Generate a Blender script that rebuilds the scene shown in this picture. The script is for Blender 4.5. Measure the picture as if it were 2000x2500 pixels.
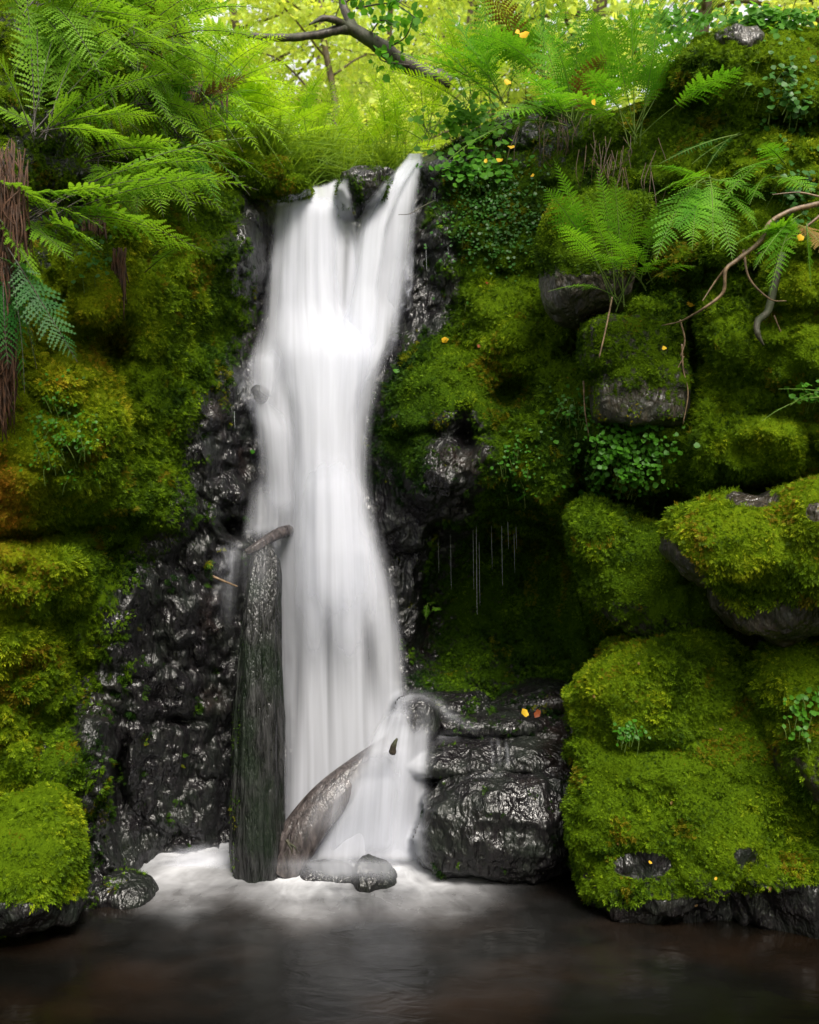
import bpy, math, random
import numpy as np
from mathutils import Vector
R = math.radians
random.seed(7)
rng = np.random.default_rng(11)
for o in list(bpy.data.objects): bpy.data.objects.remove(o)
scn = bpy.context.scene
COL = scn.collection

# ------------------------------------------------------------ camera
F = 2400.0; HC = 2.4; HY = 1150.0
cam_d = bpy.data.cameras.new('camera'); cam = bpy.data.objects.new('camera', cam_d); COL.objects.link(cam)
cam.location = (0, 0, HC); cam.rotation_euler = (R(90), 0, 0)
cam_d.sensor_fit = 'VERTICAL'; cam_d.sensor_height = 36; cam_d.lens = 36 * F / 2500
cam_d.shift_y = -(1250 - HY) / 2500; cam_d.clip_start = .05; cam_d.clip_end = 500
scn.camera = cam
cam_d.dof.use_dof = True; cam_d.dof.focus_distance = 5.7; cam_d.dof.aperture_fstop = 2.0
# ------------------------------------------------------------ world, sun, exposure
SUN_EL, SUN_AZ = 55, 160          # azimuth measured from +Y (behind the fall) towards +X
w = bpy.data.worlds.new('World'); scn.world = w; w.use_nodes = True
nt = w.node_tree; bg = nt.nodes['Background']
sky = nt.nodes.new('ShaderNodeTexSky'); sky.sky_type = 'NISHITA'; sky.sun_disc = False
sky.sun_elevation = R(SUN_EL); sky.sun_rotation = R(SUN_AZ); sky.dust_density = 6; sky.air_density = .6; sky.ozone_density = 0
# thin broken cloud over the sky
tc = nt.nodes.new('ShaderNodeTexCoord'); cn = nt.nodes.new('ShaderNodeTexNoise'); cn.inputs['Scale'].default_value = 2.2; cn.inputs['Detail'].default_value = 5
nt.links.new(tc.outputs['Generated'], cn.inputs['Vector']); cr = nt.nodes.new('ShaderNodeMapRange'); nt.links.new(cn.outputs[0], cr.inputs[0])
cr.inputs[1].default_value = .35; cr.inputs[2].default_value = .6; cr.inputs[3].default_value = .35; cr.inputs[4].default_value = .9
cm = nt.nodes.new('ShaderNodeMix'); cm.data_type = 'RGBA'; nt.links.new(cr.outputs[0], cm.inputs[0]); nt.links.new(sky.outputs[0], cm.inputs[6]); cm.inputs[7].default_value = (5.2, 5.1, 4.9, 1)
nt.links.new(cm.outputs[2], bg.inputs[0]); bg.inputs[1].default_value = .15
sd = bpy.data.lights.new('sun', 'SUN'); sd.energy = 3.0; sd.angle = R(24); sd.color = (1, .95, .85)
so = bpy.data.objects.new('sun', sd); COL.objects.link(so)
sdir = Vector((math.sin(R(SUN_AZ)) * math.cos(R(SUN_EL)), math.cos(R(SUN_AZ)) * math.cos(R(SUN_EL)), math.sin(R(SUN_EL))))
so.rotation_euler = sdir.to_track_quat('Z', 'Y').to_euler()
scn.view_settings.view_transform = 'Standard'; scn.view_settings.look = 'None'
scn.view_settings.exposure = .84; scn.view_settings.gamma = 1
scn.cycles.transparent_max_bounces = 24; scn.cycles.max_bounces = 6
scn.cycles.diffuse_bounces = 3; scn.cycles.glossy_bounces = 2; scn.cycles.transmission_bounces = 4
scn.cycles.sample_clamp_indirect = 4; scn.cycles.use_denoising = True; scn.cycles.denoising_prefilter = 'ACCURATE'

def P(px, py, Y):
    px = np.asarray(px, float); py = np.asarray(py, float); Y = np.asarray(Y, float)
    return np.stack([(px - 1000) * Y / F, Y + 0 * px, HC + (HY - py) * Y / F], -1)

# ------------------------------------------------------------ numpy noise
_perm = np.random.default_rng(3).permutation(4096)
def _h(ix, iy, iz, k=0):
    a = _perm[(ix + k * 131) & 4095]; a = _perm[(a + iy) & 4095]; a = _perm[(a + iz) & 4095]
    return a / 4095.0
def vnoise(p):
    p = np.asarray(p, float); i = np.floor(p).astype(int); f = p - i; f = f * f * (3 - 2 * f)
    r = 0
    for dx in (0, 1):
        for dy in (0, 1):
            for dz in (0, 1):
                wgt = (f[..., 0] if dx else 1 - f[..., 0]) * (f[..., 1] if dy else 1 - f[..., 1]) * (f[..., 2] if dz else 1 - f[..., 2])
                r = r + wgt * _h(i[..., 0] + dx, i[..., 1] + dy, i[..., 2] + dz)
    return r * 2 - 1
def fbm(p, o=4, g=.5):
    p = np.asarray(p, float); r = 0; a = 1; s = 0
    for k in range(o):
        r = r + a * vnoise(p * 2 ** k + 17.3 * k); s += a; a *= g
    return r / s
def worley(p):
    p = np.asarray(p, float); i = np.floor(p).astype(int)
    best = np.full(p.shape[:-1], 9.); sec = best.copy(); cid = np.zeros(p.shape[:-1])
    for dx in (-1, 0, 1):
        for dy in (-1, 0, 1):
            for dz in (-1, 0, 1):
                c = i + np.array([dx, dy, dz])
                q = np.stack([c[..., 0] + _h(c[..., 0], c[..., 1], c[..., 2], 1), c[..., 1] + _h(c[..., 0], c[..., 1], c[..., 2], 2), c[..., 2] + _h(c[..., 0], c[..., 1], c[..., 2], 3)], -1)
                d = np.sqrt(((q - p) ** 2).sum(-1))
                m = d < best
                sec = np.where(m, best, np.minimum(sec, d))
                cid = np.where(m, _h(c[..., 0], c[..., 1], c[..., 2], 5), cid)
                best = np.where(m, d, best)
    return best, sec, cid
def sstep(a, b, x):
    t = np.clip((x - a) / (b - a), 0, 1); return t * t * (3 - 2 * t)
def unit(v): return v / np.maximum(np.linalg.norm(v, axis=-1, keepdims=True), 1e-9)

def rbf(pts, vals, scale=1000.):
    pts = np.asarray(pts, float) / scale; vals = np.asarray(vals, float)
    n = len(pts); d = np.linalg.norm(pts[:, None] - pts[None], axis=-1)
    A = np.zeros((n + 1, n + 1)); A[:n, :n] = -d - np.eye(n) * .01; A[:n, n] = 1; A[n, :n] = 1
    vv = vals.reshape(n, -1); wts = np.linalg.solve(A, np.vstack([vv, np.zeros((1, vv.shape[1]))]))
    def f(px, py):
        q = np.stack([np.ravel(px), np.ravel(py)], -1) / scale
        out = np.empty((len(q), vv.shape[1]))
        for s in range(0, len(q), 40000):
            dd = np.linalg.norm(q[s:s + 40000, None] - pts[None], axis=-1)
            out[s:s + 40000] = -dd @ wts[:n] + wts[n]
        return out.reshape(np.shape(px) + (vv.shape[1],))
    return f

# ------------------------------------------------------------ objects
def mk_mesh(name, V, Fc, attrs=None, smooth=True, uv=None):
    V = np.ascontiguousarray(V, np.float32); Fc = np.ascontiguousarray(Fc, np.int32)
    me = bpy.data.meshes.new(name); k = Fc.shape[1]
    me.vertices.add(len(V)); me.vertices.foreach_set('co', V.ravel())
    me.loops.add(Fc.size); me.loops.foreach_set('vertex_index', Fc.ravel())
    me.polygons.add(len(Fc)); me.polygons.foreach_set('loop_start', np.arange(0, Fc.size, k, dtype=np.int32))
    me.polygons.foreach_set('loop_total', np.full(len(Fc), k, np.int32))
    if smooth: me.polygons.foreach_set('use_smooth', np.ones(len(Fc), bool))
    for a, v in (attrs or {}).items():
        v = np.asarray(v, np.float32)
        if v.ndim == 1:
            at = me.attributes.new(a, 'FLOAT', 'POINT'); at.data.foreach_set('value', v)
        else:
            at = me.attributes.new(a, 'FLOAT_VECTOR', 'POINT'); at.data.foreach_set('vector', np.ascontiguousarray(v).ravel())
    me.update(calc_edges=True); me.validate(clean_customdata=False)
    return me
def tag(o, label=None, cat=None, group=None, kind=None):
    if label: o['label'] = label
    if cat: o['category'] = cat
    if group: o['group'] = group
    if kind: o['kind'] = kind
    return o
def ob(name, me, mat=None, parent=None, loc=None):
    o = bpy.data.objects.new(name, me); COL.objects.link(o)
    if mat and me and not me.materials: me.materials.append(mat)
    if parent: o.parent = parent
    if loc is not None: o.location = loc
    return o
def empty(name, loc=(0, 0, 0)):
    o = bpy.data.objects.new(name, None); COL.objects.link(o); o.location = loc; o.empty_display_size = .1
    return o
def gridF(nr, nc, wrap=False):
    r = np.arange(nr - 1)[:, None]; c = np.arange(nc if wrap else nc - 1)[None]; c2 = (c + 1) % nc
    return np.stack([r * nc + c, r * nc + c2, (r + 1) * nc + c2, (r + 1) * nc + c], -1).reshape(-1, 4)
def resample(pts, n):
    pts = np.asarray(pts, float)
    # catmull-rom
    p = np.vstack([2 * pts[0] - pts[1], pts, 2 * pts[-1] - pts[-2]]); m = len(pts) - 1
    t = np.linspace(0, m - 1e-6, n); i = t.astype(int); f = (t - i)[:, None]
    a, b, c, d = p[i], p[i + 1], p[i + 2], p[i + 3]
    return .5 * (2 * b + (c - a) * f + (2 * a - 5 * b + 4 * c - d) * f ** 2 + (3 * b - a - 3 * c + d) * f ** 3)
def frames(C):
    T = unit(np.gradient(C, axis=0)); ref = np.array([.13, -.9, .4]); ref /= np.linalg.norm(ref)
    S = unit(np.cross(T, ref)); N = np.cross(S, T); return T, S, N
def tube(pts, rad, n=24, seg=8, rough=0, seed=0, caps=True):
    C = resample(pts, n); r = np.interp(np.linspace(0, 1, n), np.linspace(0, 1, len(rad)), rad)
    T, S, N = frames(C); a = np.linspace(0, 2 * np.pi, seg, endpoint=False)
    D = S[:, None] * np.cos(a)[None, :, None] + N[:, None] * np.sin(a)[None, :, None]
    rr = r[:, None, None] * np.ones((n, seg, 1))
    if rough:
        q = C[:, None] + D * r[:, None, None]
        rr = rr * (1 + rough * fbm(q / max(r.mean() * 1.2, .01) + seed, 3)[..., None])
    V = (C[:, None] + D * rr).reshape(-1, 3); Fc = gridF(n, seg, True)
    if caps:
        V = np.vstack([V, C[0], C[-1]]); k = n * seg; b = np.arange(seg); b2 = (b + 1) % seg
        Fc = np.vstack([Fc, np.stack([b2, b, 0 * b + k, 0 * b + k], -1)[:, [0, 1, 2, 2]] if False else np.zeros((0, 4), int)])
        r0 = np.stack([b[::2] + 0, np.full(len(b[::2]), k), (b[::2] + 2) % seg, (b[::2] + 1) % seg], -1)
        e = (n - 1) * seg
        r1 = np.stack([e + b[::2], e + (b[::2] + 1) % seg, e + (b[::2] + 2) % seg, np.full(len(b[::2]), k + 1)], -1)
        Fc = np.vstack([Fc, r0, r1])
    return V, Fc
def join(parts):
    Vs, Fs, o = [], [], 0
    for V, Fc in parts: Vs.append(V); Fs.append(np.asarray(Fc) + o); o += len(V)
    return np.vstack(Vs), np.vstack(Fs)

# ------------------------------------------------------------ materials
def newmat(name):
    m = bpy.data.materials.new(name); m.use_nodes = True; t = m.node_tree; t.nodes.clear()
    out = t.nodes.new('ShaderNodeOutputMaterial'); return m, t, out
def N_(t, kind, **kw):
    n = t.nodes.new(kind)
    for k, v in kw.items():
        if k in ('operation', 'data_type', 'blend_type', 'attribute_name', 'noise_dimensions', 'feature', 'interpolation_type', 'clamp'): setattr(n, k, v)
        else: n.inputs[k].default_value = v
    return n
def mth(t, op, a, b=None, c=None, clamp=False):
    n = t.nodes.new('ShaderNodeMath'); n.operation = op; n.use_clamp = clamp
    for i, v in enumerate((a, b, c)):
        if v is None: continue
        if isinstance(v, (int, float)): n.inputs[i].default_value = v
        else: t.links.new(v, n.inputs[i])
    return n.outputs[0]
def mixc(t, fac, a, b, bt='MIX'):
    n = t.nodes.new('ShaderNodeMix'); n.data_type = 'RGBA'; n.blend_type = bt
    for i, v in ((0, fac), (6, a), (7, b)):
        if isinstance(v, (int, float)): n.inputs[i].default_value = v
        elif isinstance(v, tuple): n.inputs[i].default_value = (*v, 1) if len(v) == 3 else v
        else: t.links.new(v, n.inputs[i])
    return n.outputs[2]
def maprange(t, v, a, b, c=0., d=1.):
    n = t.nodes.new('ShaderNodeMapRange'); t.links.new(v, n.inputs[0])
    for i, x in enumerate((a, b, c, d)): n.inputs[i + 1].default_value = x
    return n.outputs[0]
def noise(t, scale, detail=5, rough=.6, vec=None, dist=0):
    n = t.nodes.new('ShaderNodeTexNoise'); n.inputs['Scale'].default_value = scale; n.inputs['Detail'].default_value = detail
    n.inputs['Roughness'].default_value = rough; n.inputs['Distortion'].default_value = dist
    if vec is not None: t.links.new(vec, n.inputs['Vector'])
    return n.outputs[0]
def geopos(t, scale=(1, 1, 1)):
    g = t.nodes.new('ShaderNodeNewGeometry'); m = t.nodes.new('ShaderNodeMapping'); m.inputs['Scale'].default_value = scale
    t.links.new(g.outputs['Position'], m.inputs['Vector']); return m.outputs[0]

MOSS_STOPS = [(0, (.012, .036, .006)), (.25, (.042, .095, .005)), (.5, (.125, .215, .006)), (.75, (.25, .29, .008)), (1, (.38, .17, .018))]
def ramp(t, fac, stops):
    r = t.nodes.new('ShaderNodeValToRGB'); e = r.color_ramp.elements
    while len(e) < len(stops): e.new(.5)
    for k, (p, c) in enumerate(stops): e[k].position = p; e[k].color = (*c, 1)
    t.links.new(fac, r.inputs[0]); return r.outputs[0]

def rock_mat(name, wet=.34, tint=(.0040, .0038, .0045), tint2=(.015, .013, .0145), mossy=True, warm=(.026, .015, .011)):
    m, t, out = newmat(name); b = t.nodes.new('ShaderNodeBsdfPrincipled'); t.links.new(b.outputs[0], out.inputs[0])
    p = geopos(t); ps = geopos(t, (1, 1, .45))
    n1 = noise(t, 5, 6, .6, p); n2 = noise(t, 30, 6, .65, ps); n3 = noise(t, 1.7, 4, .6, p)
    c = mixc(t, maprange(t, n2, .38, .68), tint, tint2)
    c = mixc(t, maprange(t, n3, .56, .72, 0, .6), c, warm)
    c = mixc(t, maprange(t, n1, .45, .65, 0, .5), c, (.008, .015, .008))
    n6 = noise(t, 46, 2, .5, geopos(t, (1, 1, .5)), .4); n7 = noise(t, 15, 2, .5, geopos(t, (1, 1, .4)), .8)
    hgt = mth(t, 'ADD', mth(t, 'MULTIPLY', n6, .34), mth(t, 'MULTIPLY', n7, .8))
    rgh = maprange(t, n1, .3, .7, wet * .55, wet * 1.5)
    if mossy:
        a = t.nodes.new('ShaderNodeAttribute'); a.attribute_name = 'moss'
        cc = t.nodes.new('ShaderNodeAttribute'); cc.attribute_name = 'mc'
        n4 = noise(t, 14, 6, .7, p)
        msk = maprange(t, mth(t, 'ADD', a.outputs['Fac'], mth(t, 'MULTIPLY', mth(t, 'SUBTRACT', n4, .5), 1.3)), .40, .52)
        n5 = noise(t, 90, 3, .7, p)
        mcol = ramp(t, mth(t, 'ADD', mth(t, 'MULTIPLY', cc.outputs['Fac'], .333), mth(t, 'MULTIPLY', mth(t, 'SUBTRACT', n4, .55), .35)), MOSS_STOPS)
        mcol = mixc(t, .35, mcol, (.03, .045, .004))
        t.links.new(mth(t, 'MULTIPLY', mth(t, 'SUBTRACT', 1, msk), .6), b.inputs['Specular IOR Level'])
        c = mixc(t, msk, c, mcol)
        hgt = mth(t, 'ADD', hgt, mth(t, 'MULTIPLY', mth(t, 'MULTIPLY', n5, msk), .8))
        rgh = mth(t, 'ADD', mth(t, 'MULTIPLY', rgh, mth(t, 'SUBTRACT', 1, msk)), mth(t, 'MULTIPLY', msk, .75))
    t.links.new(c, b.inputs['Base Color']); t.links.new(rgh, b.inputs['Roughness'])
    bp = t.nodes.new('ShaderNodeBump'); bp.inputs['Strength'].default_value = 1; bp.inputs['Distance'].default_value = .036
    t.links.new(hgt, bp.inputs['Height']); t.links.new(bp.outputs[0], b.inputs['Normal'])
    return m
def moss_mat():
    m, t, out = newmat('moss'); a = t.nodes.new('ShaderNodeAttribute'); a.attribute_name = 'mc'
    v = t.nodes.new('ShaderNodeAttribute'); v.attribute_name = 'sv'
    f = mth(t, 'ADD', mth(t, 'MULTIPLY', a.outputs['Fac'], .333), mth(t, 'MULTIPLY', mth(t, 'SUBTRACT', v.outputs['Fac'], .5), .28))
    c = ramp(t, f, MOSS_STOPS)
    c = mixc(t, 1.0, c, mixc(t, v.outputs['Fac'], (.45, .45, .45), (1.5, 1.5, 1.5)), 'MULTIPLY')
    d = t.nodes.new('ShaderNodeBsdfPrincipled'); t.links.new(c, d.inputs['Base Color']); d.inputs['Roughness'].default_value = .6
    d.inputs['Specular IOR Level'].default_value = .08
    tr = t.nodes.new('ShaderNodeBsdfTranslucent'); t.links.new(c, tr.inputs[0])
    mx = t.nodes.new('ShaderNodeMixShader'); mx.inputs[0].default_value = .38
    t.links.new(d.outputs[0], mx.inputs[1]); t.links.new(tr.outputs[0], mx.inputs[2]); t.links.new(mx.outputs[0], out.inputs[0])
    return m
def leaf_mat(name, c1, c2, trans=.45, rough=.45):
    m, t, out = newmat(name); oi = t.nodes.new('ShaderNodeObjectInfo')
    n = noise(t, 9, 2, .5, geopos(t))
    f = mth(t, 'ADD', mth(t, 'MULTIPLY', oi.outputs['Random'], .6), mth(t, 'MULTIPLY', maprange(t, n, .35, .65), .4))
    c = mixc(t, f, c1, c2)
    d = t.nodes.new('ShaderNodeBsdfPrincipled'); t.links.new(c, d.inputs['Base Color']); d.inputs['Roughness'].default_value = rough
    d.inputs['Specular IOR Level'].default_value = .18
    tr = t.nodes.new('ShaderNodeBsdfTranslucent'); t.links.new(mixc(t, 1., c, (1.35, 1.25, .6), 'MULTIPLY'), tr.inputs[0])
    mx = t.nodes.new('ShaderNodeMixShader'); mx.inputs[0].default_value = trans
    t.links.new(d.outputs[0], mx.inputs[1]); t.links.new(tr.outputs[0], mx.inputs[2]); t.links.new(mx.outputs[0], out.inputs[0])
    return m
def bark_mat(name, c1, c2, rough=.5, zs=.2, sc=40, bump=.01, green=None, det=6):
    m, t, out = newmat(name); b = t.nodes.new('ShaderNodeBsdfPrincipled'); t.links.new(b.outputs[0], out.inputs[0])
    n = noise(t, sc, det, .6, geopos(t, (1, 1, zs)), .3); n2 = noise(t, 4, 3, .5, geopos(t))
    c = mixc(t, maprange(t, n, .35, .65), c1, c2)
    if green: c = mixc(t, maprange(t, n2, .45, .6, 0, .7), c, green)
    t.links.new(c, b.inputs['Base Color']); t.links.new(maprange(t, n2, .3, .7, rough * .7, rough * 1.3), b.inputs['Roughness'])
    bp = t.nodes.new('ShaderNodeBump'); bp.inputs['Strength'].default_value = 1; bp.inputs['Distance'].default_value = bump
    t.links.new(n, bp.inputs['Height']); t.links.new(bp.outputs[0], b.inputs['Normal'])
    return m
def water_mat():
    m, t, out = newmat('falling_water')
    den = t.nodes.new('ShaderNodeAttribute'); den.attribute_name = 'den'
    fl = t.nodes.new('ShaderNodeAttribute'); fl.attribute_name = 'flow'
    mp = t.nodes.new('ShaderNodeMapping'); mp.inputs['Scale'].default_value = (13, .5, 1); t.links.new(fl.outputs['Vector'], mp.inputs['Vector'])
    mp2 = t.nodes.new('ShaderNodeMapping'); mp2.inputs['Scale'].default_value = (42, .7, 1); t.links.new(fl.outputs['Vector'], mp2.inputs['Vector'])
    n1 = noise(t, 1, 3, .5, mp.outputs[0], .3); n2 = noise(t, 1, 2, .5, mp2.outputs[0], .2)
    s = mth(t, 'ADD', mth(t, 'MULTIPLY', maprange(t, n1, .25, .75), .86), mth(t, 'MULTIPLY', maprange(t, n2, .25, .75), .14))
    k = mth(t, 'MULTIPLY', mth(t, 'SUBTRACT', 1.30, den.outputs['Fac']), 1.0)
    al = mth(t, 'MULTIPLY', sstep_node(t, den.outputs['Fac'], 0, .85), mth(t, 'SUBTRACT', 1.0, mth(t, 'MULTIPLY', k, mth(t, 'SUBTRACT', 1.0, s))), clamp=True)
    d = t.nodes.new('ShaderNodeBsdfDiffuse'); d.inputs[0].default_value = (.72, .74, .82, 1)
    tr = t.nodes.new('ShaderNodeBsdfTranslucent'); tr.inputs[0].default_value = (.72, .74, .82, 1)
    mx = t.nodes.new('ShaderNodeMixShader'); mx.inputs[0].default_value = .42
    t.links.new(d.outputs[0], mx.inputs[1]); t.links.new(tr.outputs[0], mx.inputs[2])
    tp = t.nodes.new('ShaderNodeBsdfTransparent'); m2 = t.nodes.new('ShaderNodeMixShader')
    t.links.new(al, m2.inputs[0]); t.links.new(tp.outputs[0], m2.inputs[1]); t.links.new(mx.outputs[0], m2.inputs[2]); t.links.new(m2.outputs[0], out.inputs[0])
    return m
def sstep_node(t, v, a, b):
    n = t.nodes.new('ShaderNodeMapRange'); n.interpolation_type = 'SMOOTHSTEP'; t.links.new(v, n.inputs[0]); n.inputs[1].default_value = a; n.inputs[2].default_value = b
    return n.outputs[0]
def pool_mat():
    m, t, out = newmat('pool_water')
    den = t.nodes.new('ShaderNodeAttribute'); den.attribute_name = 'den'
    fl = t.nodes.new('ShaderNodeAttribute'); fl.attribute_name = 'flow'
    p = geopos(t, (1, 1.6, 1))
    n = noise(t, 1.1, 3, .5, p)
    c = mixc(t, maprange(t, n, .45, .72), (.0020, .0018, .0011), (.011, .0055, .0022))
    mp = t.nodes.new('ShaderNodeMapping'); mp.inputs['Scale'].default_value = (9, 4.5, 1); t.links.new(fl.outputs['Vector'], mp.inputs['Vector'])
    n2 = noise(t, 1, 5, .6, mp.outputs[0], .6); n3 = noise(t, 2.2, 3, .5, p, .5)
    s = mth(t, 'ADD', mth(t, 'MULTIPLY', maprange(t, n2, .3, .7), .5), mth(t, 'MULTIPLY', maprange(t, n3, .3, .7), .5))
    f = mth(t, 'MULTIPLY', den.outputs['Fac'], mth(t, 'ADD', .3, mth(t, 'MULTIPLY', s, 1.1)), clamp=True)
    f = mth(t, 'MAXIMUM', f, sstep_node(t, den.outputs['Fac'], .6, 1.25))
    b = t.nodes.new('ShaderNodeBsdfPrincipled'); t.links.new(mixc(t, f, c, (.64, .65, .69)), b.inputs['Base Color'])
    t.links.new(maprange(t, f, 0, 1, .16, .7), b.inputs['Roughness']); b.inputs['IOR'].default_value = 1.33
    bp = t.nodes.new('ShaderNodeBump'); t.links.new(mth(t, 'MULTIPLY', mth(t, 'SUBTRACT', 1.0, f), .25, clamp=True), bp.inputs['Strength']); bp.inputs['Distance'].default_value = .02
    t.links.new(noise(t, 5, 3, .5, geopos(t, (1, 2.2, 1)), 1.), bp.inputs['Height']); t.links.new(bp.outputs[0], b.inputs['Normal'])
    t.links.new(b.outputs[0], out.inputs[0])
    return m

M = {}
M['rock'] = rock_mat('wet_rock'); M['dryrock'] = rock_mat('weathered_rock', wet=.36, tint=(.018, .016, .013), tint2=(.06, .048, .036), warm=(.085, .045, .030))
M['moss'] = moss_mat(); M['water'] = water_mat(); M['pool'] = pool_mat()
M['log'] = bark_mat('wet_log', (.005, .0055, .005), (.040, .040, .041), .22, .14, 34, .035, (.008, .015, .008), 3)
M['log2'] = bark_mat('worn_log', (.022, .018, .018), (.085, .07, .068), .3, .3, 34, .015, None, 3)
M['bark'] = bark_mat('bark', (.018, .014, .010), (.07, .055, .04), .6, .4, 30, .01, (.03, .045, .012))
M['farbark'] = bark_mat('far_bark', (.05, .035, .02), (.14, .10, .055), .7, .4, 20, .01)
M['deadstem'] = bark_mat('dead_stem', (.025, .013, .007), (.10, .058, .026), .6, 1, 30, .003)
M['root'] = bark_mat('root', (.07, .045, .025), (.24, .16, .09), .5, 1, 30, .003)
M['deadfern'] = bark_mat('dead_fern', (.018, .008, .004), (.10, .042, .018), .8, .3, 60, .003)
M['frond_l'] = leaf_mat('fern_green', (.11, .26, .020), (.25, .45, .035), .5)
M['frond_b'] = leaf_mat('fern_backlit_tint', (.26, .50, .02), (.42, .62, .03), .55)  # backlit look of the rear ferns put into a brighter leaf colour
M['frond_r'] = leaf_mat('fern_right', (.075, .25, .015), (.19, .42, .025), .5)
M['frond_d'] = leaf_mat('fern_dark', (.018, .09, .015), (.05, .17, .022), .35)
M['deadfrond'] = leaf_mat('withered_frond', (.14, .07, .02), (.25, .17, .04), .3)
M['stem_d'] = bark_mat('dark_stem', (.012, .010, .008), (.04, .03, .015), .5)
M['stem_g'] = leaf_mat('green_stem', (.09, .17, .03), (.16, .22, .05), .2)
M['treeleaf'] = leaf_mat('tree_leaf_glow_tint', (.40, .56, .10), (.68, .76, .22), .6)  # background glow and haze put into the pale leaf colour
M['hazel'] = leaf_mat('hazel_leaf', (.06, .22, .02), (.16, .36, .03), .55)
M['ivy'] = leaf_mat('ivy_leaf', (.016, .07, .010), (.05, .15, .018), .2, .35)
M['clover'] = leaf_mat('clover_leaf', (.03, .13, .008), (.07, .21, .014), .35, .4)
M['yellow'] = leaf_mat('yellow_leaf', (.75, .42, .02), (.85, .55, .04), .4)
M['red'] = leaf_mat('red_leaf', (.20, .045, .015), (.28, .08, .025), .3)
M['grass'] = leaf_mat('grass', (.10, .22, .02), (.24, .36, .03), .5)
def soil_mat():
    m, t, out = newmat('soil'); b = t.nodes.new('ShaderNodeBsdfPrincipled'); t.links.new(b.outputs[0], out.inputs[0])
    t.links.new(mixc(t, maprange(t, noise(t, 3, 6, .6, geopos(t)), .4, .65), (.035, .05, .012), (.09, .14, .02)), b.inputs['Base Color']); b.inputs['Roughness'].default_value = .9
    return m
M['soil'] = soil_mat()

# ------------------------------------------------------------ moss: many small feathery shoots on a surface
def moss_on(V, Fq, dens, mc, per_m2, size, parent=None, name='moss', seed=1, hang=.5, loc0=(0, 0, 0), facing=-.25):
    r = np.random.default_rng(seed)
    A, B, C, D = (V[Fq[:, k]] for k in range(4))
    nrm = np.cross(C - A, D - B); area = np.linalg.norm(nrm, axis=1) * .5; nrm = unit(nrm)
    cen = (A + B + C + D) / 4
    w_ = cen + np.array(loc0); view = unit(np.array([0, 0, HC]) - w_)
    # only what can be seen from about the camera's side
    fac = (nrm * view).sum(1); q = (w_[:, 0] * F / w_[:, 1] + 1000)
    ok = (fac > facing) & (q > -250) & (q < 2250) & (w_[:, 2] > -.02)
    df = dens[Fq].mean(1); nm = fbm(w_ * 11, 4) * .62 + .06
    p_ = np.where(ok, area * np.clip((df + nm - .38) * 5, 0, 1), 0) * per_m2
    k = r.poisson(p_); idx = np.repeat(np.arange(len(Fq)), k); n = len(idx)
    if n == 0: return None
    a, b = r.random((2, n, 1))
    pos = (A[idx] * (1 - a) + B[idx] * a) * (1 - b) + (D[idx] * (1 - a) + C[idx] * a) * b
    nn = nrm[idx]; cc = mc[Fq].mean(1)[idx]
    rd = unit(r.normal(size=(n, 3)))
    dirv = unit(nn * .75 + np.array([0, 0, -hang]) + rd * .75)
    side = unit(np.cross(dirv, nn + .5 * r.normal(size=(n, 3)))); up = np.cross(side, dirv)
    s = size * r.uniform(.5, 1.35, n)[:, None] * np.clip(.85 + 1.1 * fbm((pos + np.array(loc0)) * 3.5 + 3, 3)[:, None],   .62, 1.55)
    base = pos - nn * .004
    # six leaflets: pairs along the shoot + a tip, each a narrow rhombus
    spec = [(.05, .65, .62), (.05, -.65, .62), (.35, .6, .55), (.35, -.6, .55), (.62, 0, .5)]
    Vs = []
    for (t0, ang, ln) in spec:
        d = unit(dirv * math.cos(ang) + side * math.sin(ang) - up * .25 * r.random((n, 1)))
        wd = np.cross(d, up) * .125
        o = base + dirv * s * t0
        Vs += [o, o + s * (d * ln * .5 + wd * .8), o + s * d * ln, o + s * (d * ln * .5 - wd * .8)]
    NV = len(Vs); VV = np.stack(Vs, 1).reshape(-1, 3)
    FF = (np.arange(n)[:, None] * NV + np.arange(NV)[None]).reshape(-1, 4)
    clump = fbm(pos * 7 + 9, 3)
    big_ = fbm((pos + np.array(loc0)) * 2.3 + 77, 3); cc = cc + clump * .6 + big_ * .55
    old = (fbm((pos + np.array(loc0)) * 5.5 + 140, 3) > .30) & (r.random(n) < .55); cc = np.where(old, np.maximum(cc, 0) * .2 + 2.55, cc)
    sv = np.clip(r.beta(2, 2.4, n) + clump * .35, 0, 1); sv = np.where(old, sv * .25, sv)
    me = mk_mesh(name, VV, FF, {'mc': np.repeat(cc, NV), 'sv': np.repeat(sv, NV)}, smooth=False)
    o = ob(name, me, M['moss'], parent)
    return o

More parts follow.
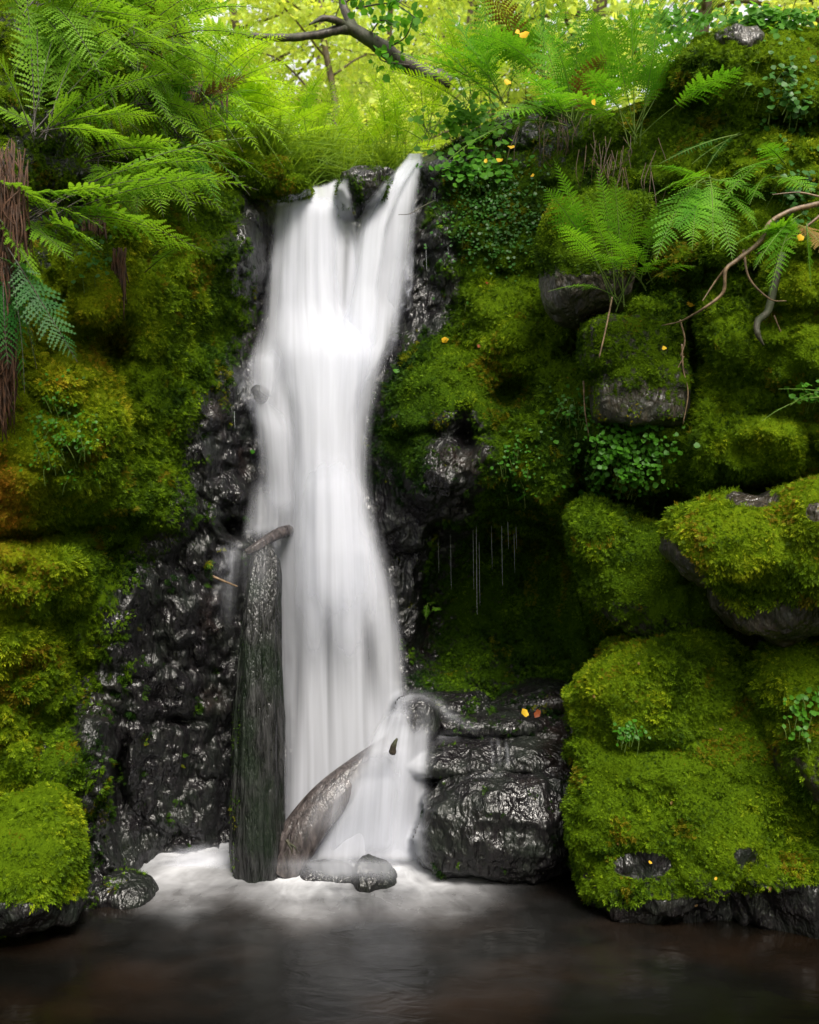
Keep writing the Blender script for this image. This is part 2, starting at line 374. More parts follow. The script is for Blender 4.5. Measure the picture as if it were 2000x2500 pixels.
# ------------------------------------------------------------ the gorge walls
DEPTH = [(-700, 2300, 4.2), (-400, 2300, 4.6), (0, 2260, 5.15), (150, 2230, 5.35), (250, 2200, 5.6), (400, 2110, 6.28), (320, 2120, 6.0), (320, 1960, 6.0), (520, 2090, 6.25), (600, 2080, 6.45),
 (-400, 1500, 4.6), (0, 1800, 5.25), (0, 1400, 5.15), (200, 1400, 5.45), (300, 1800, 5.85), (400, 1700, 6.15), (500, 1700, 6.4), (560, 1500, 6.6), (600, 1900, 6.6),
 (0, 1000, 4.95), (200, 1000, 5.25), (300, 1200, 5.6), (400, 1100, 5.95), (500, 1000, 6.35), (600, 1000, 6.75), (600, 1250, 6.75),
 (0, 600, 5.0), (200, 600, 5.45), (300, 750, 5.55), (400, 700, 5.85), (500, 600, 6.25), (600, 600, 6.8), (650, 520, 7.2), (500, 480, 6.6),
 (0, 200, 5.3), (200, 100, 5.6), (400, 200, 6.3), (350, 400, 6.1), (500, 350, 6.9), (-400, 600, 4.6), (-400, -300, 5), (300, -300, 6.4), (600, 440, 7.2),
 (700, 500, 7.75), (850, 500, 7.7), (980, 450, 7.6), (700, 780, 7.5), (850, 800, 7.45), (950, 780, 7.35), (650, 870, 7.15), (800, 900, 7.1), (900, 900, 7.1),
 (640, 1050, 6.95), (800, 1200, 6.95), (900, 1200, 6.95), (700, 1400, 6.8), (850, 1500, 6.8), (980, 1500, 6.95), (800, 1800, 6.7), (950, 1700, 6.75), (700, 2000, 6.6), (1000, 2100, 6.5), (800, 2150, 6.5),
 (1030, 500, 7.45), (1030, 700, 7.25), (1020, 850, 6.95), (1100, 400, 7.35), (1200, 600, 7.0), (1150, 800, 6.85), (1000, 1000, 6.7), (1100, 1000, 6.55), (1100, 1200, 6.45), (1250, 900, 6.45),
 (1300, 1000, 6.35), (1350, 800, 6.6), (1300, 1220, 6.4), (1030, 1270, 6.65),
 (1080, 1400, 7.1), (1250, 1370, 7.2), (1370, 1400, 6.9), (1080, 1600, 7.1), (1250, 1600, 7.1), (1350, 1650, 7.0), (1000, 1400, 7.0),
 (1450, 1250, 6.1), (1500, 1500, 6.5), (1600, 1500, 6.5), (1420, 1800, 6.4), (1300, 1850, 6.8), (1100, 1850, 6.8), (1050, 2100, 6.4), (1300, 2120, 6.3), (1420, 2150, 6.2), (1600, 2230, 5.9), (1900, 2250, 5.7),
 (1450, 1000, 6.15), (1600, 1000, 6.0), (1600, 1200, 6.0), (1450, 750, 6.4), (1450, 500, 6.7), (1300, 350, 7.2), (1250, 250, 7.6), (1450, 280, 7.0), (1600, 280, 6.4), (1700, 150, 6.1), (1950, 120, 5.8),
 (1600, 500, 6.25), (1800, 400, 5.85), (2000, 400, 5.6), (1600, 700, 6.1), (1800, 700, 5.7), (2000, 700, 5.25), (1750, 1000, 5.7), (1950, 1000, 5.35), (1800, 1200, 5.7), (2000, 1300, 5.7), (1750, 1500, 6.1),
 (1950, 1550, 5.9), (2400, 800, 4.6), (2400, 1500, 4.8), (2400, 2250, 4.7), (2400, 50, 5.2), (2000, 1800, 5.9), (2700, 1200, 4.3)]
BULGE = [(120, 1080, 180, 230, .22), (330, 640, 75, 200, .16), (225, 690, 75, 125, .36), (340, 900, 90, 160, .12), (90, 1430, 170, 130, .26), (60, 1600, 150, 210, .12), (230, 1540, 90, 130, .10),
 (60, 1850, 110, 90, .10), (540, 620, 120, 180, .22), (470, 760, 110, 90, .14), (480, 980, 120, 110, .12), (440, 1500, 120, 100, .18), (320, 1600, 80, 200, .20), (430, 1680, 110, 60, .16), (430, 1880, 130, 180, .16), (230, 1930, 60, 190, .24),
 (560, 1150, 90, 120, .15), (360, 1240, 110, 110, .16), (520, 1380, 90, 80, .14),
 (1090, 960, 140, 120, .22), (1180, 760, 90, 90, .16), (1290, 790, 120, 130, .20), (1130, 1160, 160, 120, .22), (1270, 1000, 80, 80, .12), (1310, 1150, 100, 150, .2), (1390, 930, 100, 90, .16), (1480, 1040, 95, 130, .2),
 (1600, 950, 75, 150, .2), (1600, 1150, 90, 80, .16), (1500, 1330, 110, 100, .3), (1590, 1450, 130, 110, .2), (1830, 1090, 150, 110, .3), (1700, 1050, 70, 150, .15), (1790, 420, 120, 100, .18), (1690, 180, 95, 90, .2), (1880, 200, 130, 120, .22),
 (1780, 600, 120, 80, .2), (1950, 660, 100, 110, .22), (1650, 640, 80, 90, .16), (1930, 860, 120, 80, .22), (1770, 810, 70, 100, .22), (1230, 530, 120, 140, .15), (1120, 620, 90, 130, .12), (1540, 830, 130, 70, .22), (1530, 960, 120, 70, .14),
 (1640, 400, 90, 90, .14), (1900, 420, 100, 90, .2), (1350, 1550, 90, 110, .15), (1100, 1700, 130, 40, .2), (1130, 420, 110, 60, .12)]
DENT = [(262, 840, 55, 50, .5), (90, 1325, 170, 22, .35), (1240, 940, 55, 45, .5), (1692, 860, 22, 130, .4), (1400, 860, 60, 40, .3), (1640, 1250, 90, 50, .4), (1930, 1180, 100, 20, .4), (290, 1920, 20, 70, .3), (170, 500, 80, 50, .35), (1480, 880, 25, 60, .2),
 (1150, 1060, 30, 80, .3), (1420, 1180, 30, 90, .35), (1500, 1210, 90, 20, .3), (440, 1790, 60, 16, .2), (560, 1290, 40, 20, .2), (1330, 1330, 60, 60, .3), (250, 1370, 60, 25, .25)]
_r = np.random.default_rng(44)
SMALL = [(_r.uniform(-60, 2060), _r.uniform(60, 2250), _r.uniform(22, 75), _r.uniform(.03, .11)) for _ in range(620)]
f_depth = rbf([d[:2] for d in DEPTH], [d[2] for d in DEPTH])
def raw_depth(px, py):
    q0 = np.stack([px / 260, py / 260, 0 * px], -1)
    wx = px + 62 * fbm(q0 + 5, 5, .6); wy = py + 62 * fbm(q0 + 40, 5, .6)
    Y = f_depth(wx, wy)[..., 0]
    # undercut lip of the alcove: a sharp step
    lip = 1290 + 30 * fbm(np.stack([px / 90, 0 * px, 0 * px], -1), 3)
    al = sstep(0, 26, wy - lip) * sstep(1010, 1070, wx) * (1 - sstep(1380, 1430, wx)) * (1 - sstep(1560, 1700, wy))
    Y = Y + al * .34 * (1 - sstep(1400, 1600, wy) * .5)
    bl = np.zeros_like(Y); sm = np.zeros_like(Y)
    for cx, cy, rx, ry, a in BULGE:
        ry = np.where(wy < cy, ry, ry * .8)
        ee = 3.4 if cx > 1350 else 2.4; r2 = (np.abs((wx - cx) / rx) ** ee + np.abs((wy - cy) / ry) ** ee)
        bl = np.maximum(bl, .8 * a * np.clip(1 - r2, 0, 1) ** .6)
    for cx, cy, rr, a in SMALL:
        m_ = (np.abs(wx - cx) < rr * 1.1) & (np.abs(wy - cy) < rr * 1.1)
        r2 = ((wx[m_] - cx) / rr) ** 2 + ((wy[m_] - cy) / (rr * .85)) ** 2
        b2 = sm[m_]; sm[m_] = np.maximum(b2, a * np.sqrt(np.clip(1 - r2, 0, 1)))
    Y = Y - bl - sm
    for cx, cy, rx, ry, a in DENT:
        r2 = ((wx - cx) / rx) ** 2 + ((wy - cy) / ry) ** 2
        Y = Y + a * np.exp(-r2 * 1.1)
    return Y
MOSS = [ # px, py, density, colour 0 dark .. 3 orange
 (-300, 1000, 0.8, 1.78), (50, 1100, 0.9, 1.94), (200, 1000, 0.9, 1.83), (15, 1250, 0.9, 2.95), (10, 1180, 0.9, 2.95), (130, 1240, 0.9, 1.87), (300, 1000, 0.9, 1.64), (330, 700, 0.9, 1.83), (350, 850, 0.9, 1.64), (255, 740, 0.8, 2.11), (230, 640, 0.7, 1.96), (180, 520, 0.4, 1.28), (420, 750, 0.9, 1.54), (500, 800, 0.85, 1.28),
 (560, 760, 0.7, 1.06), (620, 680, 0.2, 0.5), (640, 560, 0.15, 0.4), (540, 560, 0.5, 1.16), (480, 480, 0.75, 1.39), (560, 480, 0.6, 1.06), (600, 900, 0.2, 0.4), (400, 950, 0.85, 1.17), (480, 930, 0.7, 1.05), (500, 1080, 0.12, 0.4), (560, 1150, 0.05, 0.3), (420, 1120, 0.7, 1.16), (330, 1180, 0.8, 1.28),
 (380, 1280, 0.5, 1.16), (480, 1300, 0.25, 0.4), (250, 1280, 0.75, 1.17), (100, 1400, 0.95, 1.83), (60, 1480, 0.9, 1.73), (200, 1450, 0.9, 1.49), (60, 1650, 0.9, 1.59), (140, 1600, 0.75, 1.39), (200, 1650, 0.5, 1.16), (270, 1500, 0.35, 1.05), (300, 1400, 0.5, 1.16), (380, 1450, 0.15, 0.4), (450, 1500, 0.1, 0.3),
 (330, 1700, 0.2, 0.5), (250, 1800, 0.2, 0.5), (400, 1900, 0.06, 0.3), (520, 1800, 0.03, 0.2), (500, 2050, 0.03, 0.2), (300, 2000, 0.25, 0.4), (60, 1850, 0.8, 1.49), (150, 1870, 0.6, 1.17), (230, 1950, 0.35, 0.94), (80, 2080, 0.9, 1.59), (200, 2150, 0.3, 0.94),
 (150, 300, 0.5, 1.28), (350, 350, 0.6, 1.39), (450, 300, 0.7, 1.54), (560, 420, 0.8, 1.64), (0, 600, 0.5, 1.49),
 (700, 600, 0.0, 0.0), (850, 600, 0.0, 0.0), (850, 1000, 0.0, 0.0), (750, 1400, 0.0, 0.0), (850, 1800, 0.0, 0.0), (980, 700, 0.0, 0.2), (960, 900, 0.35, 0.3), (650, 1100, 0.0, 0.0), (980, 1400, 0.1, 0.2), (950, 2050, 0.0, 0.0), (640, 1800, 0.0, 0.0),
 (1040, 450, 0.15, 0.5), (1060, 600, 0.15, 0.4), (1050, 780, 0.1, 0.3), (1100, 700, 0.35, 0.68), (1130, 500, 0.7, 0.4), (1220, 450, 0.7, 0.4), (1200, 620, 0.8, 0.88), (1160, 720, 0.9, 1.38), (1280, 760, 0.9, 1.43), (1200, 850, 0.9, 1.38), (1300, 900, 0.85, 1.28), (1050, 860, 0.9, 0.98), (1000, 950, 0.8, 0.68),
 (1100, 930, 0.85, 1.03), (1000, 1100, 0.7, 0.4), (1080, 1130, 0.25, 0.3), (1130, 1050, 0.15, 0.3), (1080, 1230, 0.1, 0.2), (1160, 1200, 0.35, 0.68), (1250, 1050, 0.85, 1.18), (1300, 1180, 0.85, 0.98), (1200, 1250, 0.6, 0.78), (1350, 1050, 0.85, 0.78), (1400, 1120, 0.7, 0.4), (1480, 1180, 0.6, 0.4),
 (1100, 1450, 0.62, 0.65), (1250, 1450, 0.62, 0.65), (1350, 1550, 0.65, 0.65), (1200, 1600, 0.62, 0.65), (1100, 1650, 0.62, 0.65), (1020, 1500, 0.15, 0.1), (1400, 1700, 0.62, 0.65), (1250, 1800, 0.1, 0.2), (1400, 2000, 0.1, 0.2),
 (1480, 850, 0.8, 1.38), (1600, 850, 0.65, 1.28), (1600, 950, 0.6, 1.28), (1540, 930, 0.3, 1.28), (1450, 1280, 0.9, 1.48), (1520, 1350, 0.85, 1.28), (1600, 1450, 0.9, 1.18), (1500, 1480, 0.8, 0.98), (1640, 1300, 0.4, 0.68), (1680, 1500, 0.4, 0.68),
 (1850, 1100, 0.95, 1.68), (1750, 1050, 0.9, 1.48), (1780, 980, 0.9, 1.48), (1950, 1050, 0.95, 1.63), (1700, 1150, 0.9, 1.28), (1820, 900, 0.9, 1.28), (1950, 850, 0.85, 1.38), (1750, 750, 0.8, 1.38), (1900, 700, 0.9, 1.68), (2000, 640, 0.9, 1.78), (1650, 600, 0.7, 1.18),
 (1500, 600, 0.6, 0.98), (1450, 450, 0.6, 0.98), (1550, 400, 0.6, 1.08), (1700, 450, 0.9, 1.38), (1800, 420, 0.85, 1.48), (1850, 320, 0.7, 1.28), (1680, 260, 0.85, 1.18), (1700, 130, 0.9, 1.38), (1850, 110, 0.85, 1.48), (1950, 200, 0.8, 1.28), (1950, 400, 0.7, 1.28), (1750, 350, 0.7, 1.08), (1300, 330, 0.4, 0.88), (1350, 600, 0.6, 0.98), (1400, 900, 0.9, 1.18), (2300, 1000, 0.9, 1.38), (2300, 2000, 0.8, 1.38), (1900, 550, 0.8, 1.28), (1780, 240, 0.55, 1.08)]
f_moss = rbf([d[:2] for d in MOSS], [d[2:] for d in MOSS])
EDGE = np.array([(-1000, -350), (250, -330), (360, -80), (420, 120), (500, 330), (560, 400), (600, 432), (660, 470), (700, 486), (840, 480), (900, 470), (960, 440), (1020, 392), (1050, 372), (1100, 350), (1200, 300), (1280, 240), (1400, 250), (1500, 270), (1580, 250), (1630, 160), (1700, 85), (1760, 62), (1850, 62), (2000, 60), (2900, 40)], float)
gx = np.concatenate([np.arange(-700, -60, 26), np.arange(-60, 2060, 5.5), np.arange(2060, 2720, 26)])
nv = 450
top = np.interp(gx, EDGE[:, 0], EDGE[:, 1]) + 14 * fbm(np.stack([gx / 60, 0 * gx, 0 * gx], -1), 3)
gv = np.linspace(0, 1, nv)[:, None]
GPX = np.repeat(gx[None], nv, 0); GPY = top[None] + gv * (2380 - top[None])
GY = raw_depth(GPX, GPY)
mm = f_moss(GPX, GPY); G_m = np.clip(mm[..., 0], 0, 1); G_c = np.clip(mm[..., 1], 0, 3)
pos = P(GPX, GPY, GY)
rock = 1 - sstep(.3, .7, G_m)
def ridged(p, o=4):
    r = 0; a = 1; s = 0
    for k in range(o): r = r + a * (1 - 2 * np.abs(vnoise(p * 2 ** k + 31 * k))); s += a; a *= .55
    return r / s
w1, w2, wid = worley(pos * np.array([3.2, 3.2, 2.4]) + .35 * fbm(pos * 4, 2)[..., None])
s1, s2, sid = worley(pos * np.array([9, 9, 7]) + .3 * fbm(pos * 9 + 7, 2)[..., None])
disp = .13 * fbm(pos * 1.6 + 3, 5) + .05 * ridged(pos * np.array([4.5, 4.5, 3]) + 8, 4) * (.5 + .5 * rock) + .045 * (1 - rock) * fbm(pos * 10, 4) + .05 * (1 - rock) * fbm(pos * 4.5 + 60, 3)
disp += (.10 * (.55 - w1)) * (.4 + .6 * (1 - rock)) + .035 * (.5 - s1) * (1 - rock)
disp += rock * (.09 * (wid - .5) * sstep(0, .18, w2 - w1) + .045 * (sid - .5) * sstep(0, .2, s2 - s1) + .05 * fbm(pos * np.array([7, 7, 4]) + 11, 5) + .035 * ridged(pos * np.array([14, 14, 7]) + 2, 4) + .018 * ridged(pos * np.array([34, 34, 14]) + 5, 3))
infall = sstep(620, 680, GPX) * (1 - sstep(960, 1010, GPX))
disp *= 1 - .5 * infall
GY = GY - disp
# rounded brow
GY = GY + .22 * (1 - sstep(0, 26, GPY - top[None])) ** 2
GY = np.maximum(GY, 3.2)
pos = P(GPX, GPY, GY)
def sampY(px, py):
    px = np.atleast_1d(np.asarray(px, float)); py = np.atleast_1d(np.asarray(py, float))
    i = np.clip(np.searchsorted(gx, px), 0, len(gx) - 1); tp = top[i]
    j = np.clip((py - tp) / (2380 - tp) * (nv - 1), 0, nv - 1).astype(int)
    return GY[j, i]
def on(px, py, off=0.):
    return P(px, py, float(sampY(px, py)[0]) - off)
# carry the brow back as level ground
rows = []
for dy, dz in ((9., .9), (3., .25), (1.2, .07), (.4, .03)):
    t_ = pos[0].copy(); t_[:, 1] += dy; t_[:, 2] += dz + .05 * fbm(t_ * 2, 3)
    t_[:, 0] *= (1 + dy * .02); rows.append(t_)
Vc = np.vstack([np.stack(rows).reshape(-1, 3), pos.reshape(-1, 3)])
nc = len(gx); Fc_ = gridF(nv + 4, nc)[:, ::-1]
ex = np.tile(np.stack([G_m[0] * .9, G_c[0]]), 1)
att_m = np.concatenate([np.tile(G_m[0], 4), G_m.ravel()]); att_c = np.concatenate([np.tile(G_c[0], 4), G_c.ravel()])
# split the wall at the fall: left face, the face behind the water, right face
cliff = tag(ob('cliff', mk_mesh('cliff', Vc, Fc_, {'moss': att_m, 'mc': att_c}), M['rock']), kind='structure')
A_, B_, C_ = Vc[Fc_[:5000, 0]], Vc[Fc_[:5000, 1]], Vc[Fc_[:5000, 2]]
Fc_o = Fc_
cc_ = Vc[Fc_o].mean(1)
n_ = np.cross(Vc[Fc_o[:, 2]] - Vc[Fc_o[:, 0]], Vc[Fc_o[:, 3]] - Vc[Fc_o[:, 1]])
if (n_ * (np.array([0, 0, HC]) - cc_)).sum(1).mean() < 0: Fc_o = Fc_o[:, ::-1]
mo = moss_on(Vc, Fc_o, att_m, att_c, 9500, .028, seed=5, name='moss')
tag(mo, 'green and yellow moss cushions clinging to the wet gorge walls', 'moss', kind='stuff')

# ------------------------------------------------------------ boulders
def ico(sub):
    import bmesh
    bm = bmesh.new(); bmesh.ops.create_cube(bm, size=2)
    bmesh.ops.subdivide_edges(bm, edges=bm.edges[:], cuts=sub, use_grid_fill=True)
    V = np.array([v.co[:] for v in bm.verts]); Fq = np.array([[v.index for v in f.verts] for f in bm.faces]); bm.free()
    V = np.tan(V * math.pi / 4 * .98) ; return unit(V), Fq
ICO = {}
def boulder(label, lobes, cen, moss=None, mcol=1.2, amp=.05, mat='rock', sub=70, seed=0, name='boulder', msize=.027, per=10500, cat='boulder', flat=0, hang=.5, group=None, sq=2.5, mfn=None):
    """lobes: (px,py,Y, rx_px, rz_px, ry_m) ellipsoids; cen: (px,py,Y) inside all of them"""
    if sub not in ICO: ICO[sub] = ico(sub)
    D, Fq = ICO[sub]; c0 = P(*cen); rad = np.full(len(D), .01)
    for (px, py, Y, rx, rz, ry) in lobes:
        c = P(px, py, Y) - c0; r = np.array([rx * Y / F, ry, rz * Y / F])
        # march for a superellipsoid
        lo = np.zeros(len(D)); hi = np.full(len(D), 4.)
        for _ in range(18):
            mid = (lo + hi) / 2; q = np.abs((D * mid[:, None] - c) / r) ** sq
            ins = q.sum(1) < 1; lo = np.where(ins, mid, lo); hi = np.where(ins, hi, mid)
        rad = np.maximum(rad, lo)
    q = D * rad[:, None] + c0
    w1, w2, wid = worley(q * 3.5 + seed); s1, s2, _ = worley(q * 9 + seed)
    rad = rad * (1 + amp * 3.2 * fbm(q * 2.2 + seed, 4) / 1) + amp * (.5 - w1) * .9 + amp * .35 * (.5 - s1) + amp * .5 * fbm(q * 8 + seed, 4)
    rad = rad * (1 + amp * 1.5 * fbm(q * 4.5 + seed + 50, 4)) + amp * (.9 if mat == 'rock' and not (moss or 0) > .5 else .35) * ridged(q * 6 + seed, 4)
    V = D * rad[:, None]
    wpos = V + c0
    nrmz = D[:, 2]
    if moss is None: moss = 0
    dm = np.full(len(V), float(moss)); mc = np.full(len(V), float(mcol))
    px = wpos[:, 0] * F / wpos[:, 1] + 1000; py = HY - (wpos[:, 2] - HC) * F / wpos[:, 1]
    dm = dm * (.55 + .45 * sstep(-.75, -.1, nrmz)) * sstep(-.02, .14, wpos[:, 2] + .06 * fbm(wpos * 6, 2))
    if mfn: dm, mc = mfn(px, py, dm, mc)
    mc = mc - .7 * (1 - sstep(.02, .5, wpos[:, 2])) * 0
    t = empty(name, c0)
    o = ob('rock', mk_mesh('rock', V, Fq, {'moss': dm, 'mc': mc}), M[mat], t)
    if moss > .05:
        cc = V[Fq].mean(1); n = np.cross(V[Fq[:, 2]] - V[Fq[:, 0]], V[Fq[:, 3]] - V[Fq[:, 1]])
        F2 = Fq if (n * cc).sum() > 0 else Fq[:, ::-1]
        moss_on(V, F2, dm, mc, per, msize, parent=t, seed=seed + 3, loc0=c0, hang=hang)
    tag(t, label, cat, group)
    return t
def ell(px, py, cx, cy, rx, ry): return np.clip(1 - ((px - cx) / rx) ** 2 - ((py - cy) / ry) ** 2, 0, 1)
def m_big(px, py, dm, mc):
    dm = dm - 1.6 * ell(px, py, 1570, 2110, 75, 34) - .5 * ell(px, py, 1820, 2090, 40, 30) - .9 * sstep(2205, 2275, py - (1400 - px) * .12)
    mc = mc + .35 * ell(px, py, 1500, 1700, 150, 160) + .25 * ell(px, py, 1850, 2080, 140, 80) - .25 * sstep(1700, 1900, px) * (1 - sstep(1900, 2000, py))
    return dm, mc
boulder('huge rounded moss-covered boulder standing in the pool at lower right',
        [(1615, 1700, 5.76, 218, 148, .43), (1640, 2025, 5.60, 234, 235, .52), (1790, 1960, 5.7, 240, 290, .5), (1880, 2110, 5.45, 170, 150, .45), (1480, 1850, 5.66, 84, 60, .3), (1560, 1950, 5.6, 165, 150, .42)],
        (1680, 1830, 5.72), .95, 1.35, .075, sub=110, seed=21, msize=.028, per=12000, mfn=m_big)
def m_up(px, py, dm, mc):
    return dm - 1.2 * ell(px, py, 1840, 1215, 90, 28) - 1.4 * ell(px, py, 1990, 1250, 30, 30) - .8 * sstep(0, 80, py - 1470 + (px - 1700) * .15) * sstep(1600, 1650, px) - 1.1 * sstep(0, 40, (py - 1310) - (px - 1650) * 1.1) , mc
boulder('large mossy boulder with bare grey top jutting out above the huge pool boulder',
        [(1860, 1330, 5.25, 205, 125, .42), (1760, 1330, 5.25, 112, 110, .36), (1990, 1320, 5.2, 170, 150, .5), (1880, 1420, 5.35, 150, 130, .4)],
        (1850, 1350, 5.3), .95, 1.65, .06, 'dryrock', sub=90, seed=33, msize=.030, per=11000, hang=.9, mfn=m_up)
boulder('brown-green mossy boulder at the right edge between the two big boulders',
        [(1950, 1660, 5.35, 110, 95, .3), (2010, 1800, 5.3, 130, 150, .35)], (1975, 1710, 5.35), .75, 1.5, .05, 'dryrock', sub=60, seed=41, hang=.7)
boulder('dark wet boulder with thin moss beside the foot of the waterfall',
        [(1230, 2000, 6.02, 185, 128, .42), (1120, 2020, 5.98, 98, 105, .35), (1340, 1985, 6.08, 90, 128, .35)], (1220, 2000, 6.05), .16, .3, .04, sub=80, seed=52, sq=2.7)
boulder('long dark stepped ledge rock right of the fall, water trickling over it',
        [(1120, 1842, 6.3, 150, 44, .36), (1250, 1832, 6.3, 150, 40, .34), (1340, 1790, 6.5, 90, 46, .3)], (1220, 1832, 6.35), .12, .3, .05, sub=70, seed=61, name='ledge_rock', cat='rock')
boulder('flat dark upper ledge rock with yellow leaf under the alcove',
        [(1190, 1752, 6.55, 160, 30, .32), (1100, 1722, 6.65, 100, 32, .3), (1320, 1700, 6.7, 90, 30, .3)], (1150, 1742, 6.6), .3, .25, .04, sub=60, seed=63, name='ledge_rock', cat='rock')
boulder('round black rock capped by arching white water right of the fall',
        [(1015, 1760, 6.3, 52, 56, .18)], (1015, 1765, 6.3), 0, .3, .03, sub=40, seed=67, name='rock', cat='rock')
boulder('square cushion of bright moss on a boulder at the lower left pool edge',
        [(85, 2080, 5.15, 115, 150, .3), (40, 2110, 5.1, 150, 140, .35), (150, 2150, 5.15, 60, 80, .2)], (80, 2090, 5.15), .95, 1.45, .05, sub=70, seed=71, msize=.029, per=12000, hang=.9,
        mfn=lambda px, py, dm, mc: (dm - .9 * sstep(2170, 2230, py), mc))
boulder('mossy block between the cushion boulder and the wall at left edge',
        [(100, 1870, 5.44, 120, 80, .2)], (100, 1870, 5.44), .6, 1.1, .05, sub=50, seed=73)
boulder('small pointed wet rock with mossy back at left edge of the pool',
        [(300, 2190, 5.55, 74, 42, .17), (290, 2165, 5.58, 40, 34, .12)], (295, 2185, 5.56), .3, .7, .03, sub=40, seed=77, name='rock', cat='rock')
boulder('pointed dark rock poking through white foam below the fall',
        [(908, 2152, 5.74, 46, 34, .13), (892, 2140, 5.76, 24, 32, .1)], (902, 2150, 5.75), 0, .3, .05, sub=44, seed=81, name='rock', cat='rock')
boulder('small dark knob of rock under arching water at the left edge of the fall',
        [(635, 966, 6.76, 18, 20, .08)], (635, 966, 6.76), 0, .3, .03, sub=30, seed=85, name='rock', cat='rock')
boulder('tiny black knob of rock at the left end of the upper shelf of the fall',
        [(655, 794, 7.08, 13, 14, .06)], (655, 794, 7.08), 0, .3, .02, sub=24, seed=86, name='rock', cat='rock')
boulder('low smooth rock veiled by foam beside the leaning log',
        [(802, 2142, 5.82, 62, 26, .14)], (802, 2142, 5.82), 0, .3, .05, sub=44, seed=83, name='rock', cat='rock')
boulder('black mossy rock dividing the stream at the lip of the fall',
        [(890, 462, 7.15, 52, 40, .2), (858, 480, 7.15, 26, 40, .16), (930, 440, 7.25, 34, 22, .14)], (880, 470, 7.16), .3, .9, .05, sub=44, seed=87, name='rock', cat='rock')
boulder('bright green moss mound on the left lip of the fall',
        [(640, 430, 7.0, 75, 42, .2), (700, 455, 7.05, 55, 26, .18), (600, 410, 7.0, 60, 30, .2)], (640, 432, 7.0), .95, 1.5, .05, sub=50, seed=91)
boulder('round overhanging boulder with bare pale underside below the right-hand ferns',
        [(1430, 640, 6.0, 110, 150, .36), (1400, 690, 5.95, 75, 80, .28), (1490, 560, 6.05, 100, 90, .3)], (1430, 640, 6.0), .7, 1.0, .05, 'dryrock', sub=70, seed=95,
        mfn=lambda px, py, dm, mc: (dm - .8 * sstep(640, 720, py), mc))
boulder('blocky cracked brown rock with moss on top above the clover',
        [(1520, 850, 5.85, 92, 75, .25), (1560, 960, 5.85, 105, 90, .25)], (1540, 900, 5.85), .55, 1.1, .05, 'dryrock', sub=60, seed=97, sq=4)
boulder('reddish stone set in the mossy brow at top right',
        [(1790, 122, 6.0, 46, 38, .2)], (1790, 122, 6.0), .3, 1.1, .09, 'dryrock', sub=36, seed=99, name='rock', cat='rock')
boulder('mossy block in the dark recess left of the big jutting boulder',
        [(1460, 1310, 5.95, 75, 85, .25), (1540, 1390, 5.95, 130, 130, .25), (1620, 1480, 5.95, 110, 80, .25)], (1530, 1400, 5.98), .8, 1.05, .06, sub=60, seed=103)

# ------------------------------------------------------------ ground, pool
gxx = np.linspace(-34, 34, 120); gyy = np.concatenate([np.linspace(7.7, 14, 40), np.linspace(14.5, 70, 50)])
X, Yg = np.meshgrid(gxx, gyy); d_ = np.abs(X + .55)
Z = 4.30 + .55 * sstep(.5, 1.6, d_) + np.clip(d_ - 1.6, 0, 30) * .22 + np.clip(Yg - 8.5, 0, 80) * .05 + .12 * fbm(np.stack([X, Yg, 0 * X], -1) * .8, 4)
def ground_z(x, y): 
    d = abs(x + .55); return 4.30 + .55 * float(sstep(.5, 1.6, d)) + max(d - 1.6, 0) * .22 + max(y - 8.5, 0) * .05
tag(ob('ground', mk_mesh('ground', np.stack([X, Yg, Z], -1).reshape(-1, 3), gridF(*X.shape)), M['soil']), kind='structure')
sx = np.linspace(-12, 12, 60); sy = np.linspace(-14, 7.5, 40); X, Yg = np.meshgrid(sx, sy)
Zb = -.75 + .06 * fbm(np.stack([X, Yg, 0 * X], -1), 3) + 2.2 * sstep(3, 6, np.abs(X)) + 1.4 * sstep(1.5, -3, Yg)
tag(ob('stream_bed', mk_mesh('stream_bed', np.stack([X, Yg, Zb], -1).reshape(-1, 3), gridF(*X.shape)), M['dryrock']), kind='structure')
for sgn in (-1, 1):   # the gorge goes on beside and behind the viewpoint
    yv = np.linspace(5.0, -12, 90); zv = np.linspace(-.8, 5.2, 50); YY, ZZ = np.meshgrid(yv, zv)
    q = np.stack([np.full_like(YY, sgn * 3.3), YY, ZZ], -1); off = .5 * fbm(q * .9 + sgn * 9, 5) + .12 * ridged(q * 3, 3) + np.clip(-YY, 0, 20) * .12
    XX = sgn * (3.15 + off + .12 * np.clip(ZZ, 0, 9) + .5 * sstep(4.2, 3, YY))
    Vb = np.stack([XX, YY, ZZ], -1); top_ = Vb[-1:].copy(); top_[..., 0] += sgn * 9; top_[..., 2] += .8; Vb = np.concatenate([Vb, top_])
    nb = Vb.shape[0] * Vb.shape[1]
    tag(ob('bank', mk_mesh('bank', Vb.reshape(-1, 3), gridF(Vb.shape[0], Vb.shape[1]), {'moss': np.full(nb, .6), 'mc': np.full(nb, 1.1)}), M['rock']), kind='structure')
px_ = np.concatenate([np.linspace(-9, -2.7, 10), np.arange(-2.6, 2.6, .025), np.linspace(2.7, 9, 10)])
py_ = np.concatenate([np.linspace(-10, 3.6, 12), np.arange(3.8, 6.9, .022)])
X, Yg = np.meshgrid(px_, py_)
with np.errstate(divide='ignore'):
    ipx = X * F / np.maximum(Yg, .5) + 1000; ipy = HY + HC * F / np.maximum(Yg, .5)
